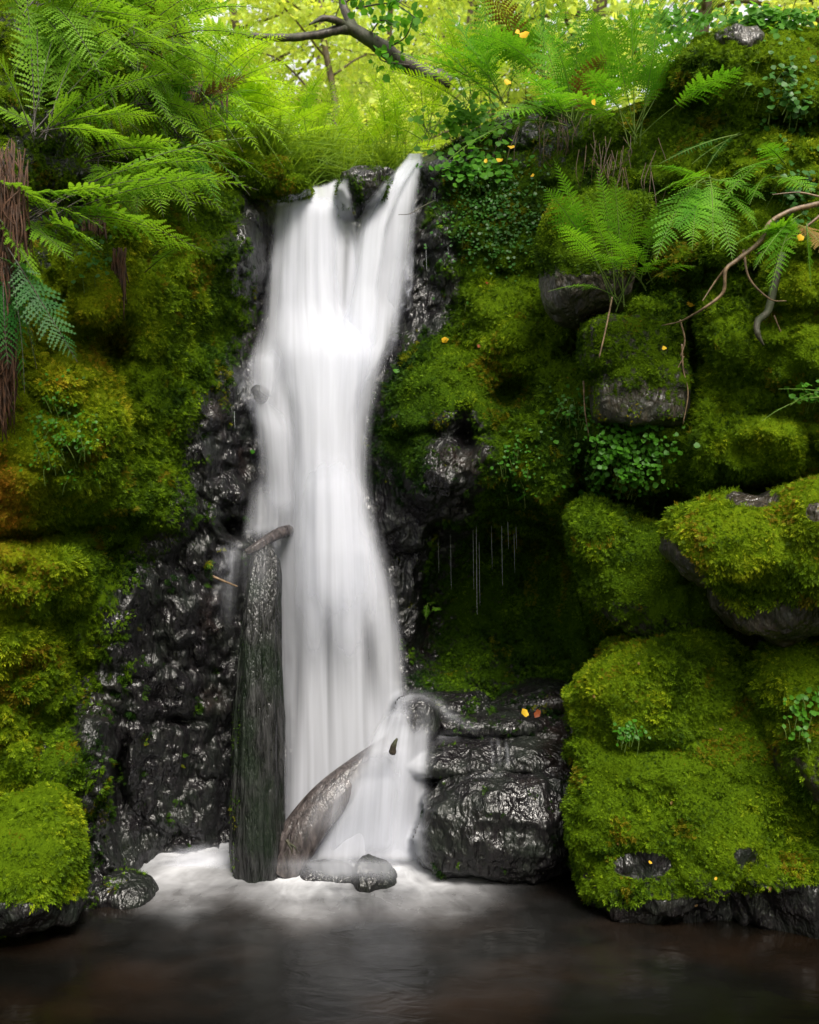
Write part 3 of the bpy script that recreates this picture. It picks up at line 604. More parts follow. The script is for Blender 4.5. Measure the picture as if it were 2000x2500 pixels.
# where falling water has whitened the pool
bot = np.interp(ipx, [200, 260, 330, 450, 560, 640, 720, 800, 900, 1000, 1100, 1200, 1300, 1450], [2080, 2120, 2180, 2215, 2165, 2190, 2230, 2215, 2190, 2210, 2215, 2190, 2170, 2150])
den = (1 - sstep(-130, 70, ipy - bot)) * (1 + .25 * fbm(np.stack([X * 1.2, Yg * 3, 0 * X], -1) * 2.5, 3))
den = den * .93; den *= sstep(230, 400, ipx + (ipy - 2120) * .5) * (1 - sstep(1120, 1330, ipx)) * (Yg > 4)
den = np.where(ipx > 1040, den * (.95 - .5 * sstep(1040, 1250, ipx)), den)
far = .045 * np.exp(-((ipx - 800) / 420) ** 2 - ((ipy - 2230) / 90) ** 2) + .02 * np.exp(-((ipx - 1000) / 700) ** 2 - ((ipy - 2380) / 120) ** 2)
den = np.clip(den + far * (Yg > 3.5), 0, 1)
dist = np.sqrt((X + .35) ** 2 + (Yg - 6.4) ** 2); ang = np.arctan2(X + .35, 6.6 - Yg)
Zp = .018 * den * (1 + .5 * fbm(np.stack([X, Yg, 0 * X], -1) * 2, 2)) + .006 * fbm(np.stack([X * 2, Yg * 4, 0 * X], -1), 3)
flow = np.stack([ang, dist, 0 * X], -1).reshape(-1, 3)
tag(ob('pool', mk_mesh('pool', np.stack([X, Yg, Zp], -1).reshape(-1, 3), gridF(*X.shape), {'den': den.ravel(), 'flow': flow}), M['pool']), kind='structure')

from mathutils.bvhtree import BVHTree
bpy.context.view_layer.update()
_bv, _bf, _k = [Vc], [Fc_o], len(Vc)
for o in scn.objects:
    if o.type == 'MESH' and o.name.startswith('rock') and not (o.parent.location.y < 5.95 and abs(o.parent.location.x + .36) < .35) and 'knob' not in o.parent['label']:
        me = o.data; v = np.empty(len(me.vertices) * 3, np.float32); me.vertices.foreach_get('co', v); v = v.reshape(-1, 3) + np.array(o.parent.location)
        f = np.empty(len(me.polygons) * 4, np.int32); me.loops.foreach_get('vertex_index', f); _bv.append(v); _bf.append(f.reshape(-1, 4) + _k); _k += len(v)
BVH = BVHTree.FromPolygons(np.vstack(_bv).tolist(), np.vstack(_bf).tolist(), all_triangles=False)
def hitY(px, py):
    """distance of the rock along the flow, so that water can be laid over it"""
    out = np.empty(px.shape); o = Vector((0, 0, HC)); fx = px.ravel(); fy = py.ravel(); ou = out.ravel()
    for i in range(len(fx)):
        d = Vector(((fx[i] - 1000) / F, 1, (HY - fy[i]) / F)); h = BVH.ray_cast(o, d)
        ou[i] = h[0].y if h[0] is not None else 9.
    return ou.reshape(px.shape)
def blur(a, n=1):
    for _ in range(n):
        p_ = np.pad(a, 1, mode='edge'); a = (p_[:-2, 1:-1] + p_[2:, 1:-1] + p_[1:-1, :-2] + p_[1:-1, 2:] + 2 * a) / 6
    return a
def drape(px, py, Y, off):
    k = hitY(px, py) - off; Y = np.minimum(Y, k); Y = blur(Y, 6); return np.minimum(Y, k + off * .6)
def ribbon(path, off=.02, nu=14, n=60, seed=0, soft=.5, endf=(.1, .2), dmul=1., lift=.0):
    """path: (px, py, half width px, density); laid on the rock"""
    c = resample([(a, b, 0) for a, b, *_ in path], n); tt = np.linspace(0, 1, n); kt = np.linspace(0, 1, len(path))
    hw = np.interp(tt, kt, [p_[2] for p_ in path]); dd = np.interp(tt, kt, [p_[3] for p_ in path])
    T = unit(np.gradient(c[:, :2], axis=0)); S_ = np.stack([T[:, 1], -T[:, 0]], -1); u = np.linspace(-1, 1, nu)
    px = c[:, 0:1] + S_[:, 0:1] * hw[:, None] * u; py = c[:, 1:2] + S_[:, 1:2] * hw[:, None] * u
    Y = blur(hitY(px, py), 5); k = hitY(px, py); Y = np.minimum(Y, k) - off - lift * np.sin(tt * np.pi)[:, None]
    de = dd[:, None] * ((1 - np.abs(u)) ** 1.2)[None] * (.75 + .5 * fbm(np.stack([tt * 9, 0 * tt + seed, 0 * tt], -1), 2))[:, None] * sstep(0, endf[0], tt)[:, None] * (1 - sstep(1 - endf[1], 1, tt))[:, None] * dmul
    Lm = np.concatenate([[0], np.cumsum(np.linalg.norm(np.diff(c[:, :2], axis=0), axis=1))]) * 6 / F
    flow = np.stack([u[None] * hw[:, None] * 6 / F + seed, Lm[:, None] + 0 * px, 0 * px + seed], -1)
    return P(px, py, Y).reshape(-1, 3), gridF(n, nu), de.ravel(), flow.reshape(-1, 3)
# ------------------------------------------------------------ waterfall: draped sheets with a flow direction
def sheet(rows, off=.06, nu=70, nvv=160, bow=.10, dmul=1., soft=.34, prof=None, fold=.018, seed=0, gap=None, endf=(0, 0), clampc=True, smul=1.):
    rows = np.array(rows, float); t = rows[:, 0]; tt = np.linspace(t[0], t[-1], nvv)
    # smooth interpolation
    def ip(k):
        v = np.interp(tt, t, rows[:, k]); 
        h_ = max(3, nvv // 26); kr = np.hanning(2 * h_ + 3)[1:-1]; kr /= kr.sum(); vp = np.pad(v, h_, mode='edge'); return np.convolve(vp, kr, 'valid')
    xl, xr, Yc, dd = ip(1), ip(2), ip(3), ip(4)
    if isinstance(soft, tuple): soft = np.interp(tt, [t[0], t[0] + 260, t[-1]], soft)[:, None]; sf_ = soft[:, 0]
    else: sf_ = soft
    g_ = sf_ * (xr - xl) * .16; xl = xl - g_; xr = xr + g_
    u = np.linspace(0, 1, nu)[None]; e = np.minimum(u, 1 - u)
    px = xl[:, None] + (xr - xl)[:, None] * u; py = np.repeat(tt[:, None], nu, 1)
    Y = Yc[:, None] - bow * (1 - (2 * u - 1) ** 2)
    pos = P(px, py, Y)
    wdt = (xr - xl).mean() * Yc.mean() / F
    
    fl_len = np.concatenate([[0], np.cumsum(np.abs(np.diff(tt)) * Yc[1:] / F)])[:, None] + 0 * u
    Y = Y - fold * fbm(np.stack([u * wdt * 9 + 0 * px, fl_len * .5, 0 * px + seed], -1), 3)
    if clampc:
        Y = drape(px, py, Y, .025)
    pos = P(px, py, Y)
    de = dd[:, None] * sstep(0, soft, e) ** .6 * dmul * (1 + .5 * (1 - sstep(0, soft, e)) * fbm(np.stack([u * 8 + 0 * px, py / 90, 0 * px + seed], -1), 3))
    if gap is not None: de = de * (1 - gap(px, py))
    v01 = (tt - t[0]) / (t[-1] - t[0])
    if endf[0]: de = de * sstep(0, endf[0], v01)[:, None]
    if endf[1]: de = de * (1 - sstep(1 - endf[1], 1, v01))[:, None]
    flow = np.stack([(.35 * u * wdt + .65 * (px - 800) * Yc.mean() / F) * smul + seed, fl_len, 0 * px + seed], -1)
    return pos.reshape(-1, 3), gridF(nvv, nu), de.ravel(), flow.reshape(-1, 3)
def gapf(px, py):
    gx_ = np.interp(py, [440, 480, 520, 560, 650, 740, 800], [905, 872, 858, 852, 843, 840, 840]); gw = np.interp(py, [440, 480, 520, 600, 740, 800], [40, 24, 16, 13, 8, 1])
    return np.clip(.34 * np.exp(-((px - gx_) / gw) ** 2), 0, 1) * (1 - sstep(740, 830, py))
def lip(px, py): return 1 - sstep(-6, 10, py - (488 - (px - 666) * .285) - 7 * fbm(np.stack([px / 22, 0 * px, 0 * px], -1), 2))
def dark(px, py):
    g = .55 * np.exp(-((px - 905 - (py - 1600) * .08) / 26) ** 2 - ((py - 1600) / 140) ** 2) + .35 * np.exp(-((px - 800) / 22) ** 2 - ((py - 1500) / 260) ** 2) + .3 * np.exp(-((px - 735) / 16) ** 2 - ((py - 1650) / 200) ** 2)
    return np.clip(g + .25 * np.exp(-((px - 690) / 20) ** 2 - ((py - 900) / 100) ** 2) + .28 * np.exp(-((px - 745) / 18) ** 2 - ((py - 660) / 120) ** 2), 0, .8)
S = []
# the main curtain, lip to pool, and the branch that slides in from the right
S.append(sheet([(432, 672, 852, 7.5, 1), (462, 672, 852, 7.40, 1), (480, 670, 856, 7.30, 1), (520, 664, 876, 7.24, 1), (650, 652, 885, 7.12, .95), (760, 642, 890, 7.03, .97), (810, 634, 915, 6.97, 1), (845, 618, 948, 6.92, 1), (890, 608, 940, 6.86, .95), (980, 612, 916, 6.74, .95), (1080, 640, 905, 6.70, .72), (1200, 648, 910, 6.66, .72), (1300, 660, 932, 6.62, .85), (1420, 672, 962, 6.56, .97), (1600, 678, 992, 6.5, .95), (1800, 680, 1010, 6.42, .9), (1950, 680, 1030, 6.36, .92), (2115, 680, 1046, 6.3, 1)], bow=.10, soft=(.10, .2, .22), seed=6, nvv=380, gap=lambda x, y: np.maximum(lip(x, y), np.maximum(gapf(x, y), dark(x, y)))))
S.append(sheet([(466, 700, 830, 7.36, .7), (490, 684, 838, 7.2, .9), (650, 672, 835, 7.1, .85), (760, 668, 850, 7.0, .95), (850, 655, 925, 6.76, 1), (1000, 700, 880, 6.66, 1), (1150, 708, 882, 6.58, 1), (1300, 700, 915, 6.52, 1), (1450, 700, 950, 6.46, .95), (1600, 702, 970, 6.4, .85), (1750, 705, 985, 6.34, .7)], bow=.14, soft=.36, seed=7, nvv=280, fold=.03, endf=(.03, .25), gap=lambda x, y: np.maximum(gapf(x, y), dark(x, y))))
S.append(sheet([(375, 1000, 1036, 7.55, .95), (400, 978, 1032, 7.42, 1), (450, 930, 1022, 7.3, 1), (500, 888, 1016, 7.22, .97), (560, 862, 1012, 7.18, .9), (650, 846, 1000, 7.12, .82), (740, 836, 980, 7.03, .8), (835, 815, 960, 6.85, .9), (920, 780, 925, 6.7, .8), (1050, 760, 895, 6.6, .6)], bow=.05, soft=.3, seed=3, endf=(0, .3), nvv=240, gap=lambda x, y: .45 * np.exp(-((x - (905 + (700 - y) * .12)) / 14) ** 2) * sstep(480, 560, y) * (1 - sstep(740, 800, y))))
S.append(sheet([(390, 990, 1028, 7.4, .9), (450, 940, 990, 7.2, .95), (560, 880, 950, 7.1, .9), (700, 850, 930, 7.0, .85), (840, 820, 930, 6.82, .9), (940, 790, 900, 6.7, .5)], bow=.05, soft=.4, seed=4, endf=(0, .3)))
S.append(sheet([(520, 975, 1022, 7.15, .35), (640, 950, 1012, 7.1, .45), (740, 930, 992, 7.02, .45), (850, 905, 975, 6.9, .42), (930, 880, 950, 6.85, .3)], bow=.02, soft=.4, seed=5, fold=.05, endf=(.1, .4)))
# the thick core of the flow
S.append(sheet([(1050, 730, 880, 6.55, .8), (1200, 722, 885, 6.45, .95), (1350, 712, 915, 6.38, .9), (1500, 705, 940, 6.34, .7), (1620, 700, 960, 6.3, .5)], bow=.12, soft=.46, seed=8, endf=(.3, .4)))
# left splash shoulder at mid height
S.append(sheet([(920, 600, 670, 6.72, .3), (975, 602, 690, 6.6, .7), (1050, 622, 720, 6.56, .8), (1150, 632, 735, 6.54, .62), (1290, 640, 745, 6.52, .62)], bow=.05, soft=.5, seed=9, endf=(.3, .2)))
S.append(sheet([(1130, 612, 700, 6.6, .2), (1220, 605, 700, 6.56, .55), (1300, 590, 700, 6.52, .6), (1345, 575, 690, 6.48, .3)], bow=.05, soft=.45, seed=10, endf=(.3, .3)))
S.append(sheet([(800, 625, 720, 6.95, .3), (880, 600, 710, 6.78, .6), (960, 600, 690, 6.68, .5), (1040, 620, 690, 6.66, .2)], bow=.06, soft=.5, seed=11, endf=(.35, .4)))
# trickles left of the log
S.append(sheet([(1310, 540, 590, 6.45, .3), (1360, 520, 590, 6.42, .42), (1450, 512, 585, 6.42, .28), (1600, 520, 580, 6.4, .15)], bow=.03, soft=.45, seed=12, endf=(.1, .5)))
# lower apron over the rocks, right of the leaning log
S.append(sheet([(1700, 960, 1030, 6.42, .3), (1720, 950, 1050, 6.24, .5), (1750, 930, 1062, 6.12, .6), (1800, 895, 1060, 6.08, .75), (1900, 845, 1052, 6.04, .9), (2000, 790, 1046, 6.02, .85), (2080, 735, 1052, 5.99, .9), (2120, 700, 1068, 5.97, .5)], bow=.10, soft=.28, seed=13, fold=.05, endf=(.12, .08), gap=lambda px, py: .8 * np.exp(-((px - 1020) / 34) ** 2 - ((py - 1755) / 30) ** 2)))
S.append(sheet([(1780, 870, 985, 6.14, .6), (1830, 860, 1010, 5.94, .9), (1900, 830, 1020, 5.98, .7), (2000, 790, 1020, 5.97, .6), (2105, 745, 1020, 5.97, .7)], bow=.08, soft=.45, seed=14, fold=.03, endf=(.4, .15)))
# rills running right over the ledge rocks
S.append(ribbon([(950, 1760, 26, .5), (985, 1712, 30, .7), (1020, 1698, 30, .7), (1060, 1712, 30, .55), (1100, 1745, 28, .38), (1150, 1775, 24, .25), (1190, 1790, 20, .15)], seed=15, nu=22, lift=.02))
S.append(ribbon([(990, 1806, 30, .7), (1060, 1800, 26, .5), (1120, 1796, 20, .38), (1180, 1796, 16, .3), (1260, 1800, 14, .2)], seed=16, nu=20))
for k, (x0, y0, x1, y1, dd_, w_) in enumerate([(1198, 1795, 1203, 1890, .26, 9), (1214, 1795, 1220, 1890, .32, 11), (1234, 1798, 1240, 1890, .34, 9), (1247, 1798, 1250, 1880, .2, 6), (1120, 1900, 1245, 1888, .24, 9), (1180, 1892, 1245, 1888, .3, 9), (1215, 1800, 1250, 1758, .16, 10), (1058, 1800, 1052, 1890, .2, 14), (1080, 1805, 1085, 1870, .14, 12), (1100, 1760, 1190, 1795, .12, 16), (1030, 1860, 1028, 2080, .22, 26), (1020, 1720, 1030, 1810, .35, 30)]):
    S.append(ribbon([(x0, y0, w_, dd_), ((x0 + x1) / 2 + 3, (y0 + y1) / 2, w_ * 1.1, dd_), (x1, y1, w_, dd_)], seed=20 + k, n=30, nu=16, endf=(.2, .35)))
# stray threads at the edges of the fall
_t = [[(1008, 560, 6, .5), (1003, 650, 6, .45), (985, 720, 7, .5), (975, 800, 6, .4)], [(1012, 470, 5, .5), (1006, 600, 5, .5), (992, 690, 6, .5)], [(985, 690, 6, .5), (965, 740, 7, .55), (958, 790, 6, .5), (945, 850, 5, .3)],
      [(998, 640, 5, .4), (975, 665, 6, .6), (962, 700, 6, .6), (955, 760, 5, .4)], [(975, 800, 8, .4), (960, 840, 8, .5), (935, 880, 8, .5)], 
      [(575, 935, 12, .2), (592, 955, 14, .45), (612, 990, 12, .7), (632, 1040, 12, .6), (642, 1120, 10, .5)], [(560, 905, 10, .2), (590, 950, 10, .35), (600, 1000, 8, .3)],
      [(890, 1000, 6, .5), (898, 1030, 6, .6), (888, 1070, 6, .5), (884, 1130, 5, .4)], [(648, 1180, 8, .5), (660, 1200, 8, .45), (668, 1260, 8, .4)], [(905, 1270, 6, .4), (915, 1290, 7, .5), (935, 1370, 7, .4)],
      [(590, 1320, 10, .5), (575, 1345, 12, .5), (560, 1400, 14, .4), (552, 1480, 14, .3), (548, 1600, 12, .2)], [(640, 1300, 8, .5), (670, 1325, 9, .7), (685, 1365, 10, .7), (690, 1440, 9, .5)], [(560, 1350, 22, .25), (530, 1400, 26, .2), (520, 1480, 24, .15)],
      [(590, 1300, 7, .5), (630, 1290, 9, .65), (690, 1275, 9, .6)], [(515, 1440, 5, .3), (550, 1450, 6, .45), (575, 1452, 5, .3)], [(512, 1475, 5, .3), (545, 1476, 6, .4), (575, 1490, 5, .3)], [(620, 880, 14, .4), (595, 920, 16, .45), (600, 960, 14, .4)]]
_q = np.random.default_rng(8)
for _ in range(22):   # rivulets stepping down the right-hand edge of the upper tier
    x = _q.uniform(972, 1014); y = _q.uniform(430, 640); pth = [(x, y, 4, .3)]
    for _k in range(_q.integers(3, 6)):
        if _q.random() < .5: x -= _q.uniform(12, 30); y += _q.uniform(12, 30)
        else: x -= _q.uniform(-2, 7); y += _q.uniform(40, 80)
        if y > 870: break
        pth.append((x, y, _q.uniform(3, 7), _q.uniform(.35, .75)))
    if len(pth) > 2: _t.append(pth)
_t.append([(545, 890, 16, .12), (575, 925, 18, .22), (605, 958, 16, .4), (625, 1000, 16, .55), (636, 1060, 18, .5), (640, 1150, 18, .45), (642, 1260, 16, .3)])
_t.append([(600, 870, 26, .15), (590, 900, 30, .2), (600, 950, 26, .2)])
_t.append([(606, 962, 7, .3), (618, 941, 8, .45), (640, 936, 8, .5), (658, 950, 9, .5), (668, 990, 10, .4)])
_t.append([(638, 798, 5, .25), (646, 776, 5, .4), (662, 774, 6, .4), (672, 795, 7, .4)])
_t.append([(885, 830, 8, .5), (900, 815, 9, .7), (925, 815, 9, .7), (960, 828, 8, .5), (978, 832, 6, .3)])
for k, p_ in enumerate(_t): S.append(ribbon([(a_, b_, c_ * 1.8, d_ * .85) for a_, b_, c_, d_ in p_], seed=40 + k, n=50))
# churned white skirts at the foot
S.append(sheet([(2040, 450, 590, 6.3, .15), (2070, 400, 640, 6.12, .5), (2100, 360, 660, 6.0, .55), (2135, 350, 640, 5.88, .4), (2165, 380, 580, 5.76, .15)], bow=.02, soft=.5, seed=18, endf=(.35, .45), clampc=False, smul=.6))
S.append(sheet([(2010, 690, 1050, 6.1, .3), (2050, 680, 1060, 6.02, .6), (2085, 680, 1080, 5.97, .6), (2110, 700, 1130, 5.93, .3)], bow=.0, soft=.4, seed=19, endf=(.35, .35), clampc=False, smul=.6))
S.append(sheet([(2070, 680, 1010, 5.56, .25), (2110, 660, 1040, 5.54, .62), (2150, 690, 1040, 5.52, .5), (2172, 720, 1030, 5.50, .3)], bow=.0, soft=.5, seed=21, endf=(.4, .45), clampc=False, smul=.6))
S.append(sheet([(1850, 800, 960, 5.9, .2), (1930, 765, 940, 5.82, .44), (2020, 715, 900, 5.76, .4), (2100, 690, 860, 5.74, .36)], bow=.03, soft=.5, seed=22, endf=(.3, .5), clampc=False))
S.append(sheet([(1250, 560, 680, 6.0, .12), (1330, 560, 690, 5.98, .3), (1420, 570, 690, 5.95, .22), (1560, 590, 690, 5.9, .12)], bow=.05, soft=.5, seed=23, endf=(.4, .5), clampc=False))
V_, F_, de_, fl_, k_ = [], [], [], [], 0
for v, f, d, l in S: V_.append(v); F_.append(f + k_); de_.append(d); fl_.append(l); k_ += len(v)
wf = ob('waterfall', mk_mesh('waterfall', np.vstack(V_), np.vstack(F_), {'den': np.concatenate(de_), 'flow': np.vstack(fl_)}), M['water'])
tag(wf, kind='structure')
# thin drips from the alcove lip and the wet wall right of the lip: one sheet of threads each
thr = []
for px, y0, y1 in [(1010, 520, 640), (1062, 470, 650), (1093, 560, 645), (1040, 600, 660), (1155, 1300, 1440), (1163, 1290, 1500), (1170, 1330, 1480), (1200, 1290, 1390), (1225, 1290, 1430), (1240, 1280, 1340), (1260, 1290, 1340), (1070, 1320, 1400), (1100, 1310, 1440), (565, 1000, 1040), (572, 1010, 1045), (1255, 1300, 1400)]:
    Yd = float(sampY(px, y0 - 8)[0]) - .015
    thr.append(tube([P(px, y0 - 6, Yd), P(px + 1, (y0 + y1) / 2, Yd), P(px + 2, y1, Yd)], [.0013, .0012, .0005], 8, 4, caps=False))
dm_, dt_, do_ = newmat('drip'); d_b = dt_.nodes.new('ShaderNodeBsdfPrincipled'); d_b.inputs['Base Color'].default_value = (.5, .52, .55, 1); d_b.inputs['Roughness'].default_value = .15; dt_.links.new(d_b.outputs[0], do_.inputs[0])
tag(ob('drips', mk_mesh('drips', *join(thr)), dm_), 'fine threads of dripping water falling from mossy overhang', 'dripping water', kind='stuff')

# ------------------------------------------------------------ logs
def log(name, pts, rad, n, seg, mat, groove, label, seed, jag=0):
    C = resample(pts, n); r = np.interp(np.linspace(0, 1, n), np.linspace(0, 1, len(rad)), rad)
    T, Sx, N = frames(C); a = np.linspace(0, 2 * np.pi, seg, endpoint=False)
    D = Sx[:, None] * np.cos(a)[None, :, None] + N[:, None] * np.sin(a)[None, :, None]
    L = np.linspace(0, np.linalg.norm(np.diff(C, axis=0), axis=1).sum(), n)[:, None]
    q = np.stack([np.cos(a)[None] * 3.2 + 0 * L, np.sin(a)[None] * 3.2 + 0 * L, L * 3 + 0 * a[None]], -1)
    g = fbm(q * (np.array([1.3, 1.3, .45]) if jag else np.array([3, 3, .7])) + seed, 4); big = fbm(q * .35 + seed, 3)
    rr = r[:, None] * (1 + groove * g + .16 * big)
    if jag: rr = rr * (1 + .06 * ridged(q * np.array([2.2, 2.2, .35]) + seed, 3)) * (1 + .07 * fbm(np.stack([0 * q[..., 0] + 1, 0 * q[..., 0] + 2, q[..., 2] * .9], -1), 2))
    V = C[:, None] + D * rr[..., None]
    if jag:   # broken, slanting, splintered top
        f_ = sstep(.90, 1, np.linspace(0, 1, n))[:, None]; V[..., 2] -= f_ * jag * (1.0 * (np.cos(a)[None] * .5 + .5) + .55 * (fbm(q * np.array([1.6, 1.6, 0]) + 3, 3) + .5))
    V0 = V.reshape(-1, 3); Fq = gridF(n, seg, True)
    V2 = np.vstack([V0, C[-1] + T[-1] * r[-1] * .3, C[0]]); b = np.arange(0, seg, 2); e = (n - 1) * seg
    Fq = np.vstack([Fq, np.stack([e + b, e + (b + 1) % seg, e + (b + 2) % seg, 0 * b + n * seg], -1), np.stack([b, 0 * b + n * seg + 1, (b + 2) % seg, (b + 1) % seg], -1)])
    base = C[0]; t = empty(name, base)
    ob('trunk', mk_mesh('trunk', V2 - base, Fq), M[mat], t)
    tag(t, label, 'log'); return t, V2 - base, Fq
t, V2, Fq = log('log', [P(634, 2155, 5.86), P(630, 2050, 5.87), P(632, 1850, 5.92), P(635, 1650, 5.98), P(640, 1480, 6.06), P(646, 1400, 6.12), P(650, 1322, 6.18)], [.152, .150, .145, .135, .118, .102, .078], 300, 120, 'log', .16,
    'thick upright grey log standing in the foam against the fall', 4, jag=.09)
lm = np.clip(.42 + .5 * (V2[:, 0] < -.05), 0, 1) * sstep(.0, .3, V2[:, 2]) * .8
n = np.cross(V2[Fq[:, 2]] - V2[Fq[:, 0]], V2[Fq[:, 3]] - V2[Fq[:, 1]])
lm2 = np.where(V2[:, 0] < -.1, .42, .05) * (1 - .7 * sstep(.7, 1.5, V2[:, 2]))
moss_on(V2, Fq if (n * (V2[Fq].mean(1) * np.array([1, 1, 0]))).sum() > 0 else Fq[:, ::-1], lm2, np.full(len(V2), .7), 7000, .016, parent=t, seed=8, loc0=t.location, hang=.9)
t, _, _ = log('log', [P(690, 2130, 5.86), P(735, 2045, 5.90), P(800, 1960, 5.97), P(880, 1885, 6.08), P(960, 1822, 6.22), P(1000, 1795, 6.3)], [.118, .125, .115, .095, .075, .05], 160, 64, 'log2', .07, 'brown log leaning diagonally behind a veil of white water', 9)
st = tube([P(958, 1838, 5.84), P(962, 1820, 5.82), P(970, 1803, 5.82)], [.022, .017, .006], 10, 8, .3)
V, Fq = st; ob('stub', mk_mesh('stub', V - np.array(t.location), Fq), M['bark'], t)
tw = join([tube([P(700, 2050, 5.72), P(712, 2072, 5.70), P(714, 2084, 5.7)], [.012, .008, .004], 10, 6, .2), tube([P(706, 2060, 5.71), P(718, 2066, 5.69), P(724, 2076, 5.69)], [.008, .006, .003], 8, 6, .2)])
V, Fq = tw; ob('twig', mk_mesh('twig', V - np.array(t.location), Fq), M['bark'], t)
t, _, _ = log('driftwood', [P(600, 1350, 6.08), P(632, 1332, 6.12), P(662, 1314, 6.26), P(690, 1300, 6.45), P(725, 1288, 6.7), P(760, 1280, 6.9)], [.02, .032, .030, .036, .034, .03], 60, 32, 'log2', .34, 'short broken brown branch lying across the top of the upright log', 14)
V, Fq = tube([P(515, 1405, 6.3), P(545, 1418, 6.28), P(580, 1432, 6.22)], [.009, .008, .005], 16, 6, .2)
tag(ob('stick', mk_mesh('stick', V, Fq), M['root']), 'short thin stick wedged left of the upright log', 'stick')

# ------------------------------------------------------------ ferns
UPZ = np.array([0, 0, 1.])
def frond_mesh(base, tip, arch=.25, width=.16, npin=24, nk=7, start=.16, stem_r=.004, r=None, curl=.15, kink=None, upref=None):
    r = r or np.random.default_rng(0)
    base = np.asarray(base, float); tip = np.asarray(tip, float); L = np.linalg.norm(tip - base)
    c = base + (tip - base) * .45 + UPZ * L * arch + r.normal(size=3) * L * .03
    if kink is not None: c = np.asarray(kink, float)
    n = 40; t = np.linspace(0, 1, n)[:, None]
    C = (1 - t) ** 2 * base + 2 * t * (1 - t) * c + t ** 2 * tip
    T = unit(np.gradient(C, axis=0)); ref = UPZ + r.normal(size=3) * .25 if upref is None else np.asarray(upref)
    S_ = unit(np.cross(T, ref)); Nn = np.cross(S_, T)
    tp = np.linspace(0, 1, npin); tt = start + (1 - start) * tp ** .92 * .985
    idx = tt * (n - 1); i0 = np.clip(idx.astype(int), 0, n - 2); f = (idx - i0)[:, None]
    o = C[i0] * (1 - f) + C[i0 + 1] * f; Tt = unit(T[i0] * (1 - f) + T[i0 + 1] * f); Ss = unit(S_[i0] * (1 - f) + S_[i0 + 1] * f); Nt = np.cross(Ss, Tt)
    shape = np.clip(np.minimum(1, (.35 + tp * 2.4)) * (1 - tp ** 2.2) ** .85, .03, 1)
    Vs = []; 
    a0 = .30 + .55 * tp ** 1.5
    for sg in (1, -1):
        a = a0 + r.normal(size=npin) * .07
        ln = width * shape * (1 + r.normal(size=npin) * .07)
        D = unit(Ss * sg * np.cos(a)[:, None] + Tt * np.sin(a)[:, None] + Nt * (r.normal(size=(npin, 1)) * .10 + .08))
        E = unit(Tt - D * (Tt * D).sum(1, keepdims=True))    # across the pinna, in the blade plane
        W = np.cross(D, E)
        s = (np.arange(nk) + .35) / nk
        for q in range(nk):
            sq = s[q]; droop = -.22 * sq * sq
            oo = o + D * (ln * sq)[:, None] + (UPZ * droop) * ln[:, None] * .9
            pl = ln * .150 * (1 - sq) ** .7 + ln * .015; wd = ln / nk * .34
            for s2 in (1, -1):
                d = unit(E * s2 * .93 + D * .45); wv = unit(D - d * (D * d).sum(1, keepdims=True))
                pl_ = pl[:, None]; w_ = wd[:, None]
                Vs.append(np.stack([oo - d * pl_ * .12, oo + d * pl_ * .45 + wv * w_, oo + d * pl_, oo + d * pl_ * .45 - wv * w_], 1))
        # midrib sliver / tip
        tipo = o + D * ln[:, None] + UPZ * (-.22 * ln[:, None]) * .9
        wv = E * (ln * .035)[:, None]; sag = o + D * (ln * .5)[:, None] - UPZ * (.05 * ln[:, None])
        Vs.append(np.stack([o, sag + wv, tipo, sag - wv], 1))
    V = np.concatenate(Vs).reshape(-1, 3); Fq = np.arange(len(V)).reshape(-1, 4)
    sr = stem_r * np.linspace(1, .25, n)
    aa = np.linspace(0, 2 * np.pi, 4, endpoint=False)
    SV = (C[:, None] + (S_[:, None] * np.cos(aa)[None, :, None] + Nn[:, None] * np.sin(aa)[None, :, None]) * sr[:, None, None]).reshape(-1, 3)
    return (V, Fq), (SV, gridF(n, 4, True))
def fern(crown, tips, label, mat='frond_l', stem='stem_d', arch=.22, width=.17, npin=24, nk=6, group=None, seed=0, start=.18, jit=.03, name='fern', sr=.004):
    r = np.random.default_rng(seed + 100); c = P(*crown); t = empty(name, c)
    for k, tp in enumerate(tips):
        a, wd = arch, width
        if len(tp) > 3: a = tp[3]
        if len(tp) > 4: wd = tp[4]
        tw_ = P(tp[0], tp[1], tp[2]); b = c + r.normal(size=3) * jit; L = np.linalg.norm(tw_ - b)
        (V, Fq), (SV, SF) = frond_mesh(b - c, tw_ - c, a, wd * (.7 + .55 * r.random()), max(12, int(npin * (.85 + .3 * r.random()))), nk, start, sr, r)
        me = mk_mesh('frond', np.vstack([V, SV]), np.vstack([Fq, SF + len(V)]), smooth=False)
        dead = mat in ('frond_l', 'frond_r') and k > 3 and r.random() < .06
        me.materials.append(M['deadfrond' if dead else mat]); me.materials.append(M[stem])
        mi = np.zeros(len(Fq) + len(SF), np.int32); mi[len(Fq):] = 1; me.polygons.foreach_set('material_index', mi)
        ob('frond', me, None, t)
    return tag(t, label, 'fern', group)
def auto_tips(crown, n, L, rngs, ang=(20, 160), dY=.4, fill=.15):
    """fan of tips in the picture plane around crown; angles in degrees, 0 = right, 90 = up"""
    px, py, Y = crown; out = []
    for k in range(n):
        a = R(ang[0] + (ang[1] - ang[0]) * ((k + .5) / n) + rngs.normal() * 7); l = L * rngs.uniform(.75, 1.15)
        Yt = Y + rngs.uniform(-dY, dY * .5); s = F / Yt
        out.append((px + math.cos(a) * l * s, py - math.sin(a) * l * s, Yt))
    return out
rf = np.random.default_rng(77)
G1 = 'ferns hanging from the left wall'; G2 = 'bright ferns behind the lip of the fall'; G3 = 'ferns on the right bank'
